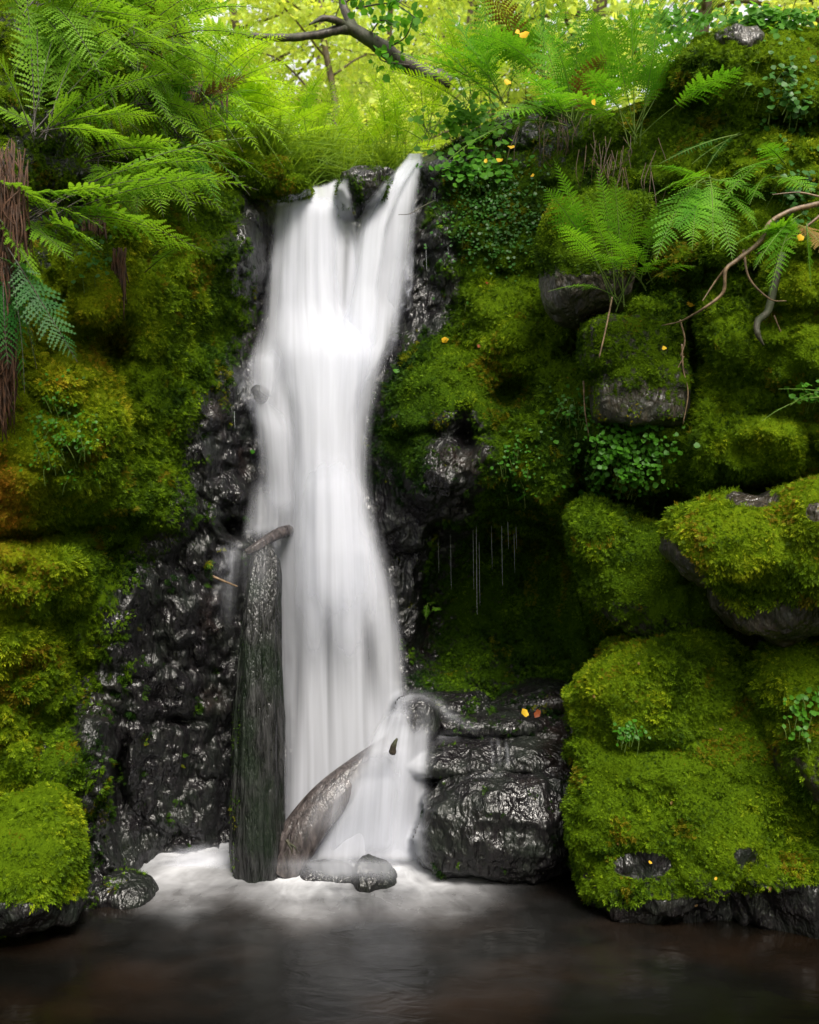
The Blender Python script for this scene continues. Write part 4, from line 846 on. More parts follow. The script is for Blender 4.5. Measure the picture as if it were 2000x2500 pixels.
# left bank, near
fern((60, 560, 4.75), [(632, 464, 5.1, .20, .17), (630, 335, 5.3, .16, .16), (500, 615, 4.9, .25, .15), (560, 400, 5.2, .2, .16), (420, 440, 5.0, .2, .16), (400, 560, 4.9, .22, .15), (300, 470, 4.7, .22, .15), (600, 430, 5.0, .12, .17), (520, 500, 5.1, .2, .15), (250, 610, 4.6, .25, .14)],
     'big near fern with dark stems sweeping right over the left wall', group=G1, seed=1, width=.17, start=.28)
fern((90, 330, 4.75), [(417, 180, 5.1, .15, .15), (330, 60, 5.1, .1, .16), (170, -60, 5.0, .05, .16), (60, -60, 4.9, .03, .16), (400, 290, 5.1, .2, .15), (330, 360, 4.9, .22, .14), (-60, 60, 4.7, .1, .15), (250, 0, 5.0, .1, .16), (200, 230, 4.8, .2, .14), (-60, 250, 4.7, .2, .14)],
     'fern with tall dark stems fanning up in the top left corner', group=G1, seed=2, width=.16)
fern((10, 620, 4.5), [(190, 885, 4.4, .12, .12), (60, 960, 4.4, .1, .12), (110, 820, 4.5, .12, .12), (20, 900, 4.4, .1, .12), (90, 900, 4.5, .1, .11), (-40, 860, 4.4, .1, .12), (140, 740, 4.5, .15, .12)],
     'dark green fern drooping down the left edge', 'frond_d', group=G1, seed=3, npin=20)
fern((0, 480, 4.6), [(260, 560, 4.7, .15, .13), (180, 640, 4.6, .15, .13), (150, 520, 4.6, .2, .13), (100, 700, 4.5, .15, .12), (220, 480, 4.7, .15, .13)],
     'mid green fern leaning out above the drooping dark one', group=G1, seed=31, npin=20)
fern((250, 120, 5.5), auto_tips((250, 120, 5.5), 11, .62, rf, (-60, 130)), 'fern growing high on the left wall under the top edge', group=G1, seed=4, width=.13)
fern((330, 250, 5.8), auto_tips((330, 250, 5.8), 11, .60, rf, (-75, 70)), 'fern on the left wall behind the sweeping near fronds', group=G1, seed=5, width=.13)
fern((120, 180, 5.1), auto_tips((120, 180, 5.1), 10, .55, rf, (-80, 120)), 'dense fern in the upper left between two taller ones', group=G1, seed=6, width=.13)
fern((60, 20, 5.0), auto_tips((60, 20, 5.0), 10, .55, rf, (-80, 60)), 'fern cut off by the top left corner', group=G1, seed=61, width=.13)
fern((430, 90, 6.2), [(610, 20, 6.0), (560, 130, 5.9), (640, 100, 6.1), (470, -40, 6.2), (540, -20, 6.2), (420, 220, 5.8), (500, 200, 5.8), (600, 200, 6.0), (380, 0, 6.0), (360, 120, 5.8)], 'fern with narrow shuttlecock fronds right of the high wall fern', group=G1, seed=7, width=.11)
fern((430, 210, 6.2), [(520, 330, 5.8, .1, .07), (470, 340, 5.8, .1, .07), (430, 350, 5.8, .1, .07), (560, 280, 5.9, .15, .08), (600, 320, 6.0, .2, .09), (395, 330, 5.8, .1, .07), (500, 380, 5.8, .1, .07)], 'narrow-leaved fern hanging down below the shuttlecock fern', 'frond_d', group=G1, seed=8)
fern((360, 420, 5.9), [(470, 470, 5.6), (480, 540, 5.5), (400, 530, 5.5), (330, 540, 5.5), (440, 400, 5.6), (550, 460, 5.8), (300, 460, 5.6)], 'fern hanging halfway down the wall over yellow moss', group=G1, seed=9, width=.12)
fern((370, 640, 5.6), [(498, 615, 5.1, .15), (430, 560, 5.3, .1)][:1] + [(440, 600, 5.3, .1, .09)], 'single drooping frond pair over the bright left moss', group=G1, seed=10, width=.12)
fern((150, 40, 5.2), [(330, 170, 5.0, .2, .16), (420, 60, 5.3, .15, .16), (260, 260, 4.9, .2, .15), (470, 150, 5.3, .2, .15), (380, -30, 5.4, .1, .16), (140, 250, 4.8, .2, .15), (30, 200, 4.8, .2, .14), (300, 320, 4.9, .25, .14)], 'fern with arching bright fronds near the top left edge', group=G1, seed=62, width=.15)
fern((200, 400, 5.1), [(450, 350, 5.1, .2, .14), (520, 400, 5.2, .2, .14), (480, 500, 5.1, .2, .14), (380, 600, 5.0, .2, .13), (330, 520, 4.95, .25, .13), (560, 520, 5.2, .22, .14), (240, 540, 4.9, .2, .12), (620, 400, 5.3, .18, .14)], 'light green fern springing from the wall under the near fern', group=G1, seed=63, width=.14)
fern((330, 100, 5.7), auto_tips((330, 100, 5.7), 13, .75, rf, (-85, 110)), 'full fern between the top left fern and the shuttlecock fern', group=G1, seed=64, width=.15)
fern((420, 330, 6.1), auto_tips((420, 330, 6.1), 12, .6, rf, (-80, 90)), 'green fern at the shoulder of the left wall below the high ferns', 'frond_r', group=G1, seed=65, width=.13)
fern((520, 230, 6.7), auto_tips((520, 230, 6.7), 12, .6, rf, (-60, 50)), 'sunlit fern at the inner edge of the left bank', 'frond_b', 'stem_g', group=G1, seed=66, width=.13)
# behind the lip
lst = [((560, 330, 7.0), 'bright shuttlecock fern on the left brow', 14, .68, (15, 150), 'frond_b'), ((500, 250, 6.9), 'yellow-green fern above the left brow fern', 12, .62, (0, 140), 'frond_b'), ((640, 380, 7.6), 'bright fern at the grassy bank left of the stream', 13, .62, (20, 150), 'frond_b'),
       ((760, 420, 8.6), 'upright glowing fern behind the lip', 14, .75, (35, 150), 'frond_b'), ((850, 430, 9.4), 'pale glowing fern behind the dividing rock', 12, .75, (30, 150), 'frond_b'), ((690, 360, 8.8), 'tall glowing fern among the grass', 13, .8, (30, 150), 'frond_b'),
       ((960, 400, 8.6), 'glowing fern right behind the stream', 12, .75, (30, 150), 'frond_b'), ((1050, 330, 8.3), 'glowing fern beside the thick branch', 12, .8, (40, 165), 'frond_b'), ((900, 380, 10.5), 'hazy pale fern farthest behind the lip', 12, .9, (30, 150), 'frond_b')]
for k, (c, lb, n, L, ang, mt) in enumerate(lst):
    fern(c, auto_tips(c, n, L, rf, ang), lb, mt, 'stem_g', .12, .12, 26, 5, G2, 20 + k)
# right bank
fern((1230, 250, 7.2), [(1000, 60, 7.0, .15, .2), (1080, 10, 7.1, .1, .2), (960, 130, 6.9, .2, .18), (1010, 190, 6.8, .22, .17), (1180, -40, 7.1, .05, .2), (1290, -30, 7.1, .05, .2), (1060, 110, 6.9, .2, .18), (1110, 230, 6.7, .25, .16), (1360, 40, 7.0, .1, .19), (1150, 90, 7, .1, .18)],
     'bright feathery fern arching over the right lip of the fall', 'frond_r', 'stem_g', group=G3, seed=40, width=.19, npin=22)
fern((1400, 300, 6.6), [(1078, 405, 6.0, .18, .16), (1250, 170, 6.2, .2, .16), (1200, 290, 6.2, .2, .15), (1360, 120, 6.4, .12, .17), (1300, 20, 6.5, .08, .19), (1420, -30, 6.5, .05, .19), (1480, 130, 6.1, .15, .16), (1520, 20, 6.5, .08, .18), (1330, 230, 6.1, .2, .15), (1170, 340, 6.1, .2, .14), (1460, 60, 6.2, .1, .16)],
     'big fern reaching left from the top of the right bank', 'frond_r', 'stem_g', group=G3, seed=41, width=.17, npin=22)
fern((1560, 340, 6.2), [(1820, 165, 5.6, .12, .13), (1700, 40, 6.0, .08, .16), (1620, -30, 6.1, .04, .17), (1540, -20, 6.2, .03, .17), (1660, 100, 6.0, .1, .15), (1760, -20, 6.2, .06, .16), (1360, 225, 5.9, .2, .14), (1430, 170, 5.9, .18, .15), (1600, 120, 5.9, .1, .15), (1440, 20, 6.1, .08, .16), (1500, 100, 5.9, .1, .14)],
     'tall fern whose bare stems rise in front of the mossy wall', 'frond_r', 'stem_g', group=G3, seed=42, width=.15, start=.4)
fern((1320, 200, 7.0), auto_tips((1320, 200, 7.0), 12, .7, rf, (10, 165)), 'dense fern between the two big right bank ferns', 'frond_r', 'stem_g', group=G3, seed=43, width=.15)
fern((1480, 230, 6.7), auto_tips((1480, 230, 6.7), 12, .65, rf, (0, 180)), 'fern in front of the sunlit gap on the right bank', 'frond_r', 'stem_g', group=G3, seed=44, width=.14)
fern((1150, 260, 7.5), auto_tips((1150, 260, 7.5), 11, .7, rf, (40, 190)), 'pale fern hanging over the stream from the right', 'frond_b', 'stem_g', group=G3, seed=45, width=.14)
fern((1500, 735, 5.55), [(1350, 385, 5.2, .12, .10), (1330, 455, 5.2, .15, .10), (1362, 545, 5.1, .15, .09), (1460, 400, 5.3, .05, .10), (1338, 712, 5.2, .22, .06), (1430, 470, 5.2, .08, .10), (1560, 480, 5.2, .05, .10), (1500, 430, 5.3, .05, .10), (1600, 560, 5.2, .15, .09), (1640, 630, 5.2, .2, .08)],
     'light fern with long pale stems on the round overhanging boulder', 'frond_r', 'stem_g', group=G3, seed=46, width=.10, start=.42, npin=22)
fern((1725, 440, 5.5), [(1690, 612, 5.0, .1, .13), (1790, 640, 5.1, .1, .14), (1595, 480, 5.1, .15, .11), (1600, 640, 5.1, .12, .12), (1740, 610, 5.1, .08, .12), (1850, 560, 5.1, .15, .12), (1650, 560, 5.1, .12, .12), (1870, 490, 5.2, .15, .10), (1580, 405, 5.3, .15, .08)],
     'broad fern drooping in the middle of the right bank', 'frond_r', 'stem_g', group=G3, seed=47, width=.13, npin=26)
fern((1950, 560, 5.0), [(1840, 660, 4.8), (1880, 720, 4.8), (1790, 600, 4.9), (1980, 700, 4.8), (1860, 560, 4.9), (2040, 640, 4.8)], 'fern under the pale roots at the right edge', 'frond_r', 'stem_g', group=G3, seed=48, width=.10)
fern((1590, 700, 5.6), [(1480, 560, 5.2, .12, .08), (1540, 590, 5.2, .1, .08), (1650, 520, 5.3, .1, .1), (1450, 620, 5.2, .15, .08), (1700, 650, 5.2, .15, .08), (1620, 480, 5.3, .05, .09)], 'thin fern with pale stalks between the round boulder and the broad fern', 'frond_r', 'stem_g', group=G3, seed=52, start=.4, npin=20)
fern((1900, 420, 5.4), [(1790, 430, 5.1, .15, .09), (1830, 500, 5.1, .15, .09), (1990, 470, 5.1, .15, .09), (1860, 350, 5.2, .1, .08), (1760, 500, 5.1, .2, .09)], 'small fern on the wall above the pale roots', 'frond_r', 'stem_g', group=G3, seed=53, npin=20)
fern((2010, 960, 4.9), [(1860, 1028, 4.8, .15, .05), (1900, 950, 4.8, .1, .05), (1930, 990, 4.8, .1, .05)], 'small fern sprig at the right edge above the moss cushion', 'frond_r', 'stem_g', group=G3, seed=49, npin=14)
fern((1045, 1478, 6.9), [(1040, 1512, 6.8, .1, .04), (1072, 1490, 6.8, .1, .04), (1060, 1470, 6.8, .1, .03)], 'tiny bright fern in the dark wall beside the fall', 'frond_r', 'stem_g', group=G3, seed=50, npin=10)
fern((1820, 320, 5.75), [(1560, 405, 5.5, .05, .06)][:0] + [(1610, 400, 5.6, .1, .06), (1690, 400, 5.6, .1, .06), (1720, 420, 5.6, .1, .05)], 'thin dark fronds below the brow of the right wall', 'frond_d', 'stem_g', group=G3, seed=51)

# ------------------------------------------------------------ leaves helpers
def leaves(pos, size, r, nrm=None, flat=.5, asp=.7):
    n = len(pos); d = unit(r.normal(size=(n, 3)) + (0 if nrm is None else np.array([0, 0, -.5]))); up = unit((np.zeros((n, 3)) + [0, 0, 1.]) * flat + r.normal(size=(n, 3)) * (1 - flat)) if nrm is None else unit(np.asarray(nrm) + r.normal(size=(n, 3)) * .35)
    s_ = unit(np.cross(d, up)); d = np.cross(up, s_); s = (size * r.uniform(.6, 1.3, n))[:, None]
    pts = [(0, 0, 0), (.3, .42, .04), (.7, .34, .02), (1, 0, -.08), (.7, -.34, .02), (.3, -.42, .04)]
    V = np.stack([pos + s * (d * a + s_ * b * asp + up * c) for a, b, c in pts], 1)
    k = np.arange(n)[:, None] * 6
    Fq = np.concatenate([k + [0, 1, 2, 3], k + [0, 3, 4, 5]])
    return V.reshape(-1, 3), Fq

# ------------------------------------------------------------ the dark branch over the stream
bs = [tube([P(1100, 205, 8.05), P(1070, 192, 8.03), P(1035, 178, 8.0), P(980, 150, 7.95), P(930, 115, 7.9), P(885, 85, 7.9), P(845, 62, 7.9)], [.07, .075, .075, .070, .062, .056, .05], 60, 14, .22, 1),
      tube([P(858, 70, 7.9), P(830, 72, 7.88), P(780, 84, 7.8), P(700, 92, 7.7), P(620, 88, 7.6), P(560, 80, 7.5), P(500, 70, 7.5)], [.045, .04, .034, .03, .026, .022, .018], 60, 10, .22, 3),
      tube([P(865, 75, 7.9), P(850, 40, 7.95), P(838, 10, 8.0), P(832, -60, 8.1)], [.05, .038, .032, .028], 30, 10, .2, 5),
      tube([P(840, 62, 7.9), P(815, 48, 7.8), P(785, 46, 7.75), P(755, 60, 7.7)], [.035, .028, .024, .006], 24, 8, .35, 6)]
br = empty('overhanging_branch', P(1230, 290, 8.3)); V, Fq = join(bs); ob('limb', mk_mesh('limb', V - np.array(br.location), Fq), M['bark'], br)
r = np.random.default_rng(5); lp = []; twg = []
for a, b, c in [((870, 20, 7.9), (960, 10, 7.7), (1035, 60, 7.5)), ((850, 0, 8), (920, -20, 7.8), (1000, 20, 7.6)), ((940, 120, 7.9), (990, 90, 7.7), (1010, 40, 7.6)), ((900, 90, 7.9), (930, 50, 7.8), (960, 60, 7.6)), ((1000, 160, 7.9), (940, 150, 7.7), (925, 140, 7.6)), ((840, 10, 8), (870, -10, 7.9), (900, 40, 7.7))]:
    twg.append(tube([P(*a), P(*b), P(*c)], [.009, .006, .003], 16, 5)); C = resample([P(*a), P(*b), P(*c)], 40)
    for _ in range(26): lp.append(C[r.integers(8, 40)] + r.normal(size=3) * .05)
V, Fq = join(twg); ob('twig', mk_mesh('twig', V - np.array(br.location), Fq), M['bark'], br)
V, Fq = leaves(np.array(lp) - np.array(br.location), .065, r, flat=.2, asp=1); ob('leaves', mk_mesh('leaves', V, Fq, smooth=False), M['hazel'], br)
tag(br, 'dark mossy branch forking over the stream with a few round leaves', 'branch')

# ------------------------------------------------------------ background trees
def tree(px, Y, h, label, seed, rad=.12, nleaf=9000, lsize=.075, spread=2.2, lean=0, low=.25, name='tree'):
    r = np.random.default_rng(seed); x = (px - 1000) * Y / F; z = ground_z(x, Y) - .2; base = np.array([x, Y, z])
    t = empty(name, base); tr = []
    P0 = [np.array([lean * k / 5 * h * .25 + r.normal() * .06 * k, r.normal() * .06 * k, h * k / 5]) for k in range(6)]
    tr.append(tube(P0, [rad, rad * .85, rad * .7, rad * .55, rad * .35, rad * .1], 40, 10, .15, seed))
    C = resample(P0, 60); lf = []
    for k in range(22):
        f = low + (1 - low) * k / 22; o = C[int(f * 59)]; a = r.uniform(0, 2 * np.pi); L = spread * (1 - .55 * f) * r.uniform(.7, 1.2)
        e = o + np.array([math.cos(a) * L, math.sin(a) * L, L * r.uniform(-.05, .5)]); m = (o + e) / 2 + r.normal(size=3) * .12 * L + [0, 0, .12 * L]
        rb = rad * .38 * (1 - .6 * f); tr.append(tube([o, m, e], [rb, rb * .6, rb * .2], 18, 6, .1, k)); B = resample([o, m, e], 30)
        for j in range(8):
            s0 = B[r.integers(8, 30)]; s1 = s0 + unit(r.normal(size=3)) * L * .35 * np.array([1, 1, .6]); s1m = (s0 + s1) / 2 + r.normal(size=3) * .07
            tr.append(tube([s0, s1m, s1], [rb * .25, rb * .18, rb * .08], 8, 4, caps=False)); SB = resample([s0, s1m, s1], 12)
            nl = nleaf // (22 * 8); cl = SB[r.integers(3, 12, nl)] + r.normal(size=(nl, 3)) * .17 * np.array([1, 1, .55]); lf.append(cl)
    V, Fq = join(tr); ob('trunk', mk_mesh('trunk', V, Fq), M['farbark'], t)
    V, Fq = leaves(np.concatenate(lf), lsize, r, flat=.35, asp=1.0); ob('crown', mk_mesh('crown', V, Fq, smooth=False), M['treeleaf'], t)
    tag(t, label, 'tree', 'sunlit trees beyond the fall')
tree(800, 13, 7, 'thin trunked tree with bright leaves standing behind the fall centre', 1, .07, 9000, low=.05)
tree(960, 16, 8, 'pale tree with twisting branches right of the thin trunk', 2, .09, 9000, spread=3, low=.05)
tree(620, 15, 8, 'yellow-green tree left of the thin trunk behind the brow', 3, .10, 10000, spread=3, low=.05)
tree(1180, 14, 8, 'leafy tree behind the feathery right bank ferns', 4, .11, 11000, spread=3, low=.05)
tree(1700, 11, 7, 'bright tree showing above the mossy brow at top right', 5, .10, 11000, spread=2.8, low=.02)
tree(1450, 12, 8, 'tree behind the tall fern stems on the right bank', 6, .12, 11000, spread=2.8, low=.02)
tree(2050, 11, 7, 'tree rising behind the right end of the mossy brow', 7, .12, 9000, spread=2.6, low=.02)
tree(380, 13, 8, 'tree hidden mostly by ferns behind the left wall', 8, .12, 9000, spread=2.6, low=.1)
tree(1080, 22, 10, 'distant tree glowing far behind the branch', 9, .12, 9000, .11, spread=4, low=.05)
tree(760, 24, 10, 'most distant pale tree far behind the thin trunk', 10, .12, 9000, .11, spread=4, low=.05)
# far-off wood: leaves beyond the trees, and an unseen mass behind the camera added for shade
r = np.random.default_rng(9); n = 26000
xx = r.uniform(-22, 22, n); yy = r.uniform(26, 40, n); zz = 5.2 + r.random(n) ** 1.1 * 14
n2 = 9000
q = np.vstack([np.stack([xx, yy, zz], -1), np.stack([r.uniform(-16, 16, n2), r.uniform(-15, -11, n2), r.uniform(-.5, 8.5, n2)], -1)]); keep = fbm(q * .35, 3) > -.12
V, Fq = leaves(q[keep], .34, r, flat=.3, asp=1); tag(ob('far_and_rear_wood', mk_mesh('far_and_rear_wood', V, Fq, smooth=False), M['treeleaf']), 'bright far-off wood behind the trees, with unseen shading leaves added behind the camera', 'woodland', kind='stuff')

# ------------------------------------------------------------ grass on the bank, small herbs, fallen leaves, roots
def blades(cx, cy, cz, spread, n, h, r):
    b = np.stack([cx + r.normal(size=n) * spread[0], cy + r.normal(size=n) * spread[1], cz + r.normal(size=n) * spread[2]], -1)
    d = unit(r.normal(size=(n, 3)) * [.6, .5, .2] + [0, -.3, .9]); L = h * r.uniform(.5, 1.2, n)[:, None]; s = unit(np.cross(d, r.normal(size=(n, 3)))) * .0045
    m = b + d * L * .6; t_ = b + d * L + [0, 0, -.001] - UPZ * L * .35 + d * [1, 1, 0] * L * .4
    V = np.stack([b - s, b + s, m + s, m - s, t_ + s * .2, t_ - s * .2], 1).reshape(-1, 3); k = np.arange(n)[:, None] * 6
    return V, np.concatenate([k + [0, 1, 2, 3], k + [3, 2, 4, 5]])
r = np.random.default_rng(12); gp = []
for px, py, Y in [(700, 440, 7.4), (740, 430, 7.6), (780, 425, 7.7), (820, 430, 8.0), (660, 400, 7.3), (720, 400, 7.7), (880, 430, 8.4), (930, 420, 8.2), (640, 370, 7.3), (770, 390, 8.0)]:
    c = P(px, py, Y); gp.append(blades(c[0], c[1], c[2], (.09, .12, .05), 330, .34, r))
V, Fq = join(gp); tag(ob('grass', mk_mesh('grass', V, Fq, smooth=False), M['grass']), 'long green grass draping the bank behind the lip', 'grass', kind='stuff')
def herb(px, py, rx, ry, n, size, mat, label, seed, off=.05, name='creeping_plant', cat='plant', droop=0, hug=None):
    r = np.random.default_rng(seed); a = r.normal(size=(n, 2)) * .5
    qx = px + a[:, 0] * rx; qy = py + a[:, 1] * ry
    Yk = sampY(qx, qy) if hug is None else np.full(n, hug)
    pos = P(qx, qy, Yk - off - r.random(n) * off); base = P(px, py, float(np.median(Yk)))
    t = empty(name, base); V, Fq = leaves(pos - base, size, r, nrm=np.tile([0, -.8, .6], (n, 1)), asp=1.25)
    ob('leaves', mk_mesh('leaves', V, Fq, smooth=False), M[mat], t); st = []
    for k in range(min(n // 6, 40)):
        e = pos[k] - base; s = e + np.array([r.normal() * .02, off * 1.4, -.05 - r.random() * .05]); st.append(tube([s, (s + e) / 2 + [0, -.01, .01], e], [.0022, .002, .0014], 6, 4, caps=False))
    V, Fq = join(st); ob('stems', mk_mesh('stems', V, Fq), M['stem_g'], t); return tag(t, label, cat)
herb(1540, 1090, 120, 90, 420, .030, 'clover', 'dense clump of small bright green clover leaves mid right wall', 1)
herb(1500, 1180, 110, 70, 170, .027, 'clover', 'straggling clover below the dense bright clump', 2)
herb(1200, 520, 140, 130, 900, .022, 'ivy', 'dark mat of tiny leaves on the shaded wall right of the lip', 3, .02)
herb(1400, 1000, 70, 60, 150, .022, 'ivy', 'dark small-leaved creeper left of the clover', 4, .02)
herb(1260, 1140, 50, 80, 120, .020, 'clover', 'little green herb on the overhanging mossy block', 5, .02)
herb(1160, 400, 110, 40, 170, .045, 'hazel', 'ivy with larger leaves trailing beside the right lip', 6, .08)
herb(1150, 300, 100, 60, 260, .05, 'hazel', 'broad-leaved shrub leaves beneath the right lip ferns', 61, .12)
herb(1930, 250, 80, 150, 160, .035, 'ivy', 'dark ivy climbing the right edge of the mossy wall', 7, .03)
herb(1950, 480, 50, 80, 70, .035, 'ivy', 'ivy sprays above the pale roots', 8, .05)
herb(1970, 1730, 60, 60, 60, .028, 'clover', 'round-leaved sprig on the right edge boulder', 9, .0, hug=5.0)
herb(1540, 1790, 50, 25, 60, .022, 'clover', 'small clover sprig in the crease of the huge pool boulder', 10, .0, hug=5.14)
herb(1980, 960, 60, 30, 60, .03, 'clover', 'green sprig hanging from the right edge wall', 11, .06)
herb(230, 600, 60, 80, 120, .025, 'ivy', 'small dark leaves beside the brown hanging moss', 12, .03)
herb(150, 1050, 90, 150, 300, .016, 'clover', 'flecks of tiny round leaves in the yellow moss at left', 13, .02)
herb(1870, 40, 160, 30, 260, .05, 'hazel', 'leafy sprays along the top of the right brow', 14, .1)
herb(1640, 60, 120, 60, 260, .05, 'hazel', 'backlit leaves filling the gap right of the tall fern', 15, -.5)
r = np.random.default_rng(21)
def fallen(px, py, mat, label, hug=None, size=.055, off=.04):
    Yk = float(sampY(px, py)[0]) - off if hug is None else hug; b = P(px, py, Yk)
    a = r.uniform(0, 6.28); up = unit(np.array([r.normal() * .3, -.9, .5 + r.normal() * .3])); d = unit(np.cross(up, [math.cos(a), .2, math.sin(a)])); s_ = np.cross(up, d)
    th = np.linspace(0, 2 * np.pi, 14, endpoint=False); rr = .5 * (1 + .12 * np.cos(5 * th)) ; ring = [d * math.cos(t) * x * 1.0 + s_ * math.sin(t) * x * .72 + up * .10 * math.cos(2 * t) * (1 if 1 else 0) for t, x in zip(th, rr)]
    V = np.vstack([np.array(ring) * size, [[0, 0, 0]], [d * size * -.9]]); k = 14
    Fq = [[i, (i + 1) % 14, (i + 2) % 14, k] for i in range(0, 14, 2)] + [[7, 15, 7, 14]][:0]
    o = ob('fallen_leaf', mk_mesh('fallen_leaf', V, np.array(Fq), smooth=True), M[mat], loc=b); return tag(o, label, 'leaf', 'fallen leaves caught on the rocks')
fallen(1086, 830, 'yellow', 'upright yellow leaf on the mossy shoulder right of the fall')
fallen(1282, 1740, 'yellow', 'yellow leaf on the upper dark ledge', hug=6.15)
fallen(1312, 1742, 'red', 'brown-orange leaf right of the yellow one on the ledge', hug=6.15)
fallen(1685, 742, 'yellow', 'yellow leaf below the end of the pale roots', off=.12)
fallen(1622, 850, 'yellow', 'yellow leaf hanging beside the blocky cracked rock', hug=5.5, size=.035)
fallen(1190, 690, 'red', 'red-brown leaf on moss above the round bulge', size=.04)
fallen(1352, 606, 'red', 'small red leaf left of the round overhanging boulder', size=.03)
fallen(617, 1103, 'clover', 'pale green leaf stuck to the wall left of the fall', size=.04, off=.12)
fallen(968, 905, 'clover', 'green leaf at the right edge of the white water', size=.05, off=.1)
fallen(1170, 845, 'red', 'brown leaf in the moss above the dark hole', size=.035)
fallen(1280, 84, 'yellow', 'large yellow leaf high among the right bank ferns', hug=5.9, size=.06)
fallen(1264, 78, 'yellow', 'narrow yellow leaf touching the large one up high', hug=5.92, size=.04)
fallen(1220, 390, 'yellow', 'yellow leaf among the ivy beside the right lip', size=.05, off=.2)
fallen(1248, 358, 'yellow', 'yellow leaf hanging above the ivy beside the lip', size=.05, off=.2)
fallen(1186, 393, 'yellow', 'small yellow leaf left of the others in the ivy', size=.035, off=.2)
fallen(1300, 428, 'yellow', 'lone yellow leaf right of the ivy by the lip', size=.03, off=.15)
fallen(1240, 200, 'yellow', 'curled yellow leaf under the reaching fern', hug=6.0, size=.05)
fallen(1450, 250, 'yellow', 'yellow leaf in the middle of the right bank fern stems', hug=5.8, size=.04)
fallen(1955, 580, 'yellow', 'yellow leaf under the roots at the right edge', hug=4.8, size=.04)
fallen(1910, 1215, 'red', 'rusty leaf litter on the bare top of the jutting boulder', hug=4.98, size=.04)
fallen(222, 508, 'yellow', 'orange leaf in the dark hollow of the left wall', size=.03, off=.1)
fallen(1588, 2105, 'yellow', 'cream petal on the bare patch of the huge boulder', hug=5.06, size=.02)
fallen(1748, 2145, 'yellow', 'cream sliver of leaf low on the huge boulder', hug=5.02, size=.018)
for k, (px, py, wh) in enumerate([(1450, 1700, 'on the upper left shoulder'), (1880, 2170, 'at the lower right'), (1560, 1620, 'near the top'), (1700, 2210, 'at the bottom edge'), (1510, 2060, 'above the bare patch'), (1760, 1780, 'right of the middle'), (1640, 1960, 'at the centre'), (1830, 1700, 'high on the right side')]):
    d = Vector(((px - 1000) / F, 1, (HY - py) / F)); h = BVH.ray_cast(Vector((0, 0, HC)), d)
    if h[0] is not None: fallen(px, py, 'deadfrond', 'tiny brown leaf scrap ' + wh + ' of the huge pool boulder', hug=h[0].y - .012, size=.02)
# roots and hanging stems
def stems(name, lst, mat, label, cat, group=None, n=26, rough=.2):
    b = P(*lst[0][0][0]); t = empty(name, b)
    V, Fq = join([tube([P(*q) for q in pts], rad, n, 6, rough, i) for i, (pts, rad) in enumerate(lst)]); ob('strands', mk_mesh('strands', V - b, Fq), M[mat], t); return tag(t, label, cat, group)
stems('root', [([(2010, 495, 5.0), (1930, 515, 4.95), (1880, 545, 4.95), (1855, 590, 4.95), (1800, 635, 4.95), (1772, 660, 4.95), (1765, 715, 4.97), (1715, 755, 5.0), (1690, 770, 5.1), (1660, 785, 5.2), (1615, 795, 5.35)], [.016, .014, .013, .012, .012, .010, .009, .007, .006, .004, .002]),
               ([(1815, 610, 4.95), (1830, 680, 4.95), (1880, 730, 4.95), (1920, 735, 5)], [.008, .006, .004, .003]), ([(1772, 655, 4.95), (1745, 690, 5), (1715, 735, 5)], [.006, .005, .002]), ([(2010, 520, 5.0), (1960, 560, 5), (1900, 600, 5), (1850, 620, 5)], [.008, .006, .005, .004]), ([(2000, 480, 5.0), (1950, 470, 5), (1885, 475, 5)], [.006, .004, .002])], 'root', 'pale twisting root running diagonally across the right wall', 'root', n=70)
stems('root', [([(1910, 620, 5.15), (1890, 700, 5.1), (1875, 760, 5.05), (1850, 785, 5.02), (1850, 815, 5.0), (1865, 843, 5.0)], [.022, .022, .02, .018, .016, .004])], 'bark', 'thick dark hooked root below the pale one', 'root', n=50)
stems('twig', [([(1495, 725, 5.45), (1480, 800, 5.45), (1463, 873, 5.45)], [.005, .005, .004])], 'root', 'straight pale dry stalk leaning under the round boulder', 'twig')
stems('twig', [([(1890, 770, 5.2), (1910, 820, 5.2), (1930, 868, 5.2)], [.004, .004, .003])], 'root', 'straight dry stalk right of the hooked root', 'twig')
stems('twig', [([(1425, 930, 5.9), (1428, 1000, 5.9), (1438, 1065, 5.9)], [.006, .005, .003])], 'root', 'hanging brown stalk left of the clover', 'twig')
stems('twig', [([(1665, 840, 5.6), (1668, 900, 5.6), (1680, 960, 5.6), (1668, 1035, 5.6)], [.006, .005, .004, .003]), ([(1670, 870, 5.6), (1655, 900, 5.6), (1650, 920, 5.6)], [.004, .003, .002]), ([(1660, 780, 5.6), (1672, 830, 5.6), (1662, 870, 5.6)], [.006, .006, .004])], 'root', 'bunch of pale hanging rootlets right of the cracked rock', 'root')
stems('twig', [([(1060, 490, 7.0), (1030, 505, 6.95), (1000, 522, 6.9), (973, 524, 6.9)], [.004, .004, .003, .002])], 'bark', 'thin dark twig poking into the top of the fall', 'twig')
r = np.random.default_rng(31); L_ = []
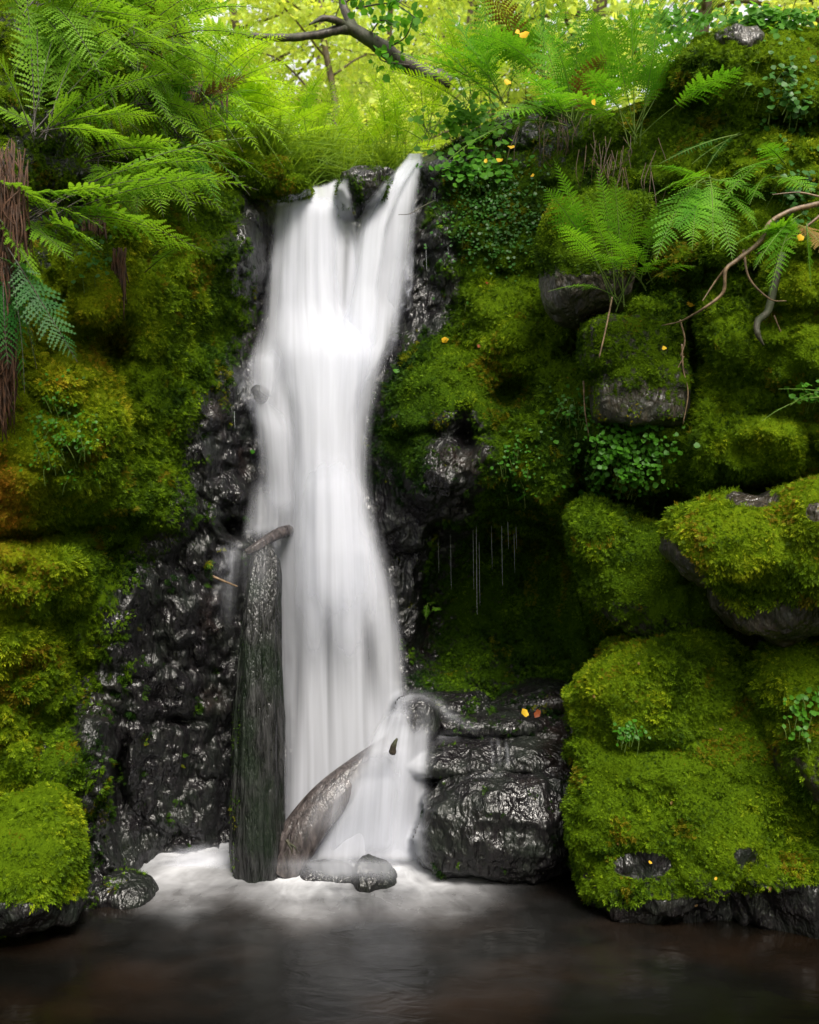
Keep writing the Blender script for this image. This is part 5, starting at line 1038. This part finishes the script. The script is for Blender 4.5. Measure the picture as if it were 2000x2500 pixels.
for k in range(34):
    x = 1510 + r.normal() * 45; y0 = 330 + r.random() * 90; y1 = y0 + 60 + r.random() * 130; Yk = float(sampY(x, y0)[0]) - .12
    L_.append(([(x, y0, Yk), (x + r.normal() * 18, (y0 + y1) / 2, Yk - .05), (x + r.normal() * 24, y1, Yk)], [.0025, .0028, .001]))
stems('dead_plant', L_, 'deadstem', 'tangle of dead brown fern stems under the tall right fern', 'dead fern', n=10)
L_ = []
for k in range(26):
    x = 1330 + r.normal() * 60; y0 = 270 + r.random() * 60; y1 = y0 + 60 + r.random() * 120; Yk = float(sampY(x, y0)[0]) - .12
    L_.append(([(x, y0, Yk), (x + r.normal() * 18, (y0 + y1) / 2, Yk - .05), (x + r.normal() * 24, y1, Yk)], [.0025, .0025, .001]))
stems('dead_plant', L_, 'deadstem', 'dry stems dangling left of the tall right fern', 'dead fern', n=10)
L_ = []
for k in range(900):
    x = 18 + r.normal() * 19; y0 = 330 + r.random() ** .7 * 520; y1 = y0 + 80 + r.random() * 170; Yk = 4.62 + r.normal() * .05
    if y0 > 600: x = x * .4
    L_.append(([(x, y0, Yk), (x + r.normal() * 12, (y0 + y1) / 2, Yk - .02), (x + r.normal() * 16, y1, Yk + .02)], [.002, .0045, .0015]))
stems('dead_fern_thatch', L_, 'deadfern', 'thick brown thatch of dead fronds hanging at the left edge', 'dead fern', n=7)
for (cx, cy, w_, h_, nn, lb) in [(225, 520, 16, 110, 40, 'brown dead frond bunch hanging in the left hollow'), (295, 600, 10, 150, 34, 'long brown dead fronds hanging right of the left hollow'), (450, 190, 50, 110, 60, 'dead brown fronds behind the shuttlecock fern')]:
    L_ = []
    for k in range(nn):
        x = cx + r.normal() * w_; y0 = cy + r.random() * 40; y1 = y0 + h_ * r.uniform(.3, 1); Yk = float(sampY(cx, cy)[0]) - .16
        L_.append(([(x, y0, Yk), (x + r.normal() * 6, (y0 + y1) / 2, Yk - .02), (x + r.normal() * 6, y1, Yk)], [.005, .006, .002]))
    stems('dead_plant', L_, 'deadfern', lb, 'dead fern', n=7)
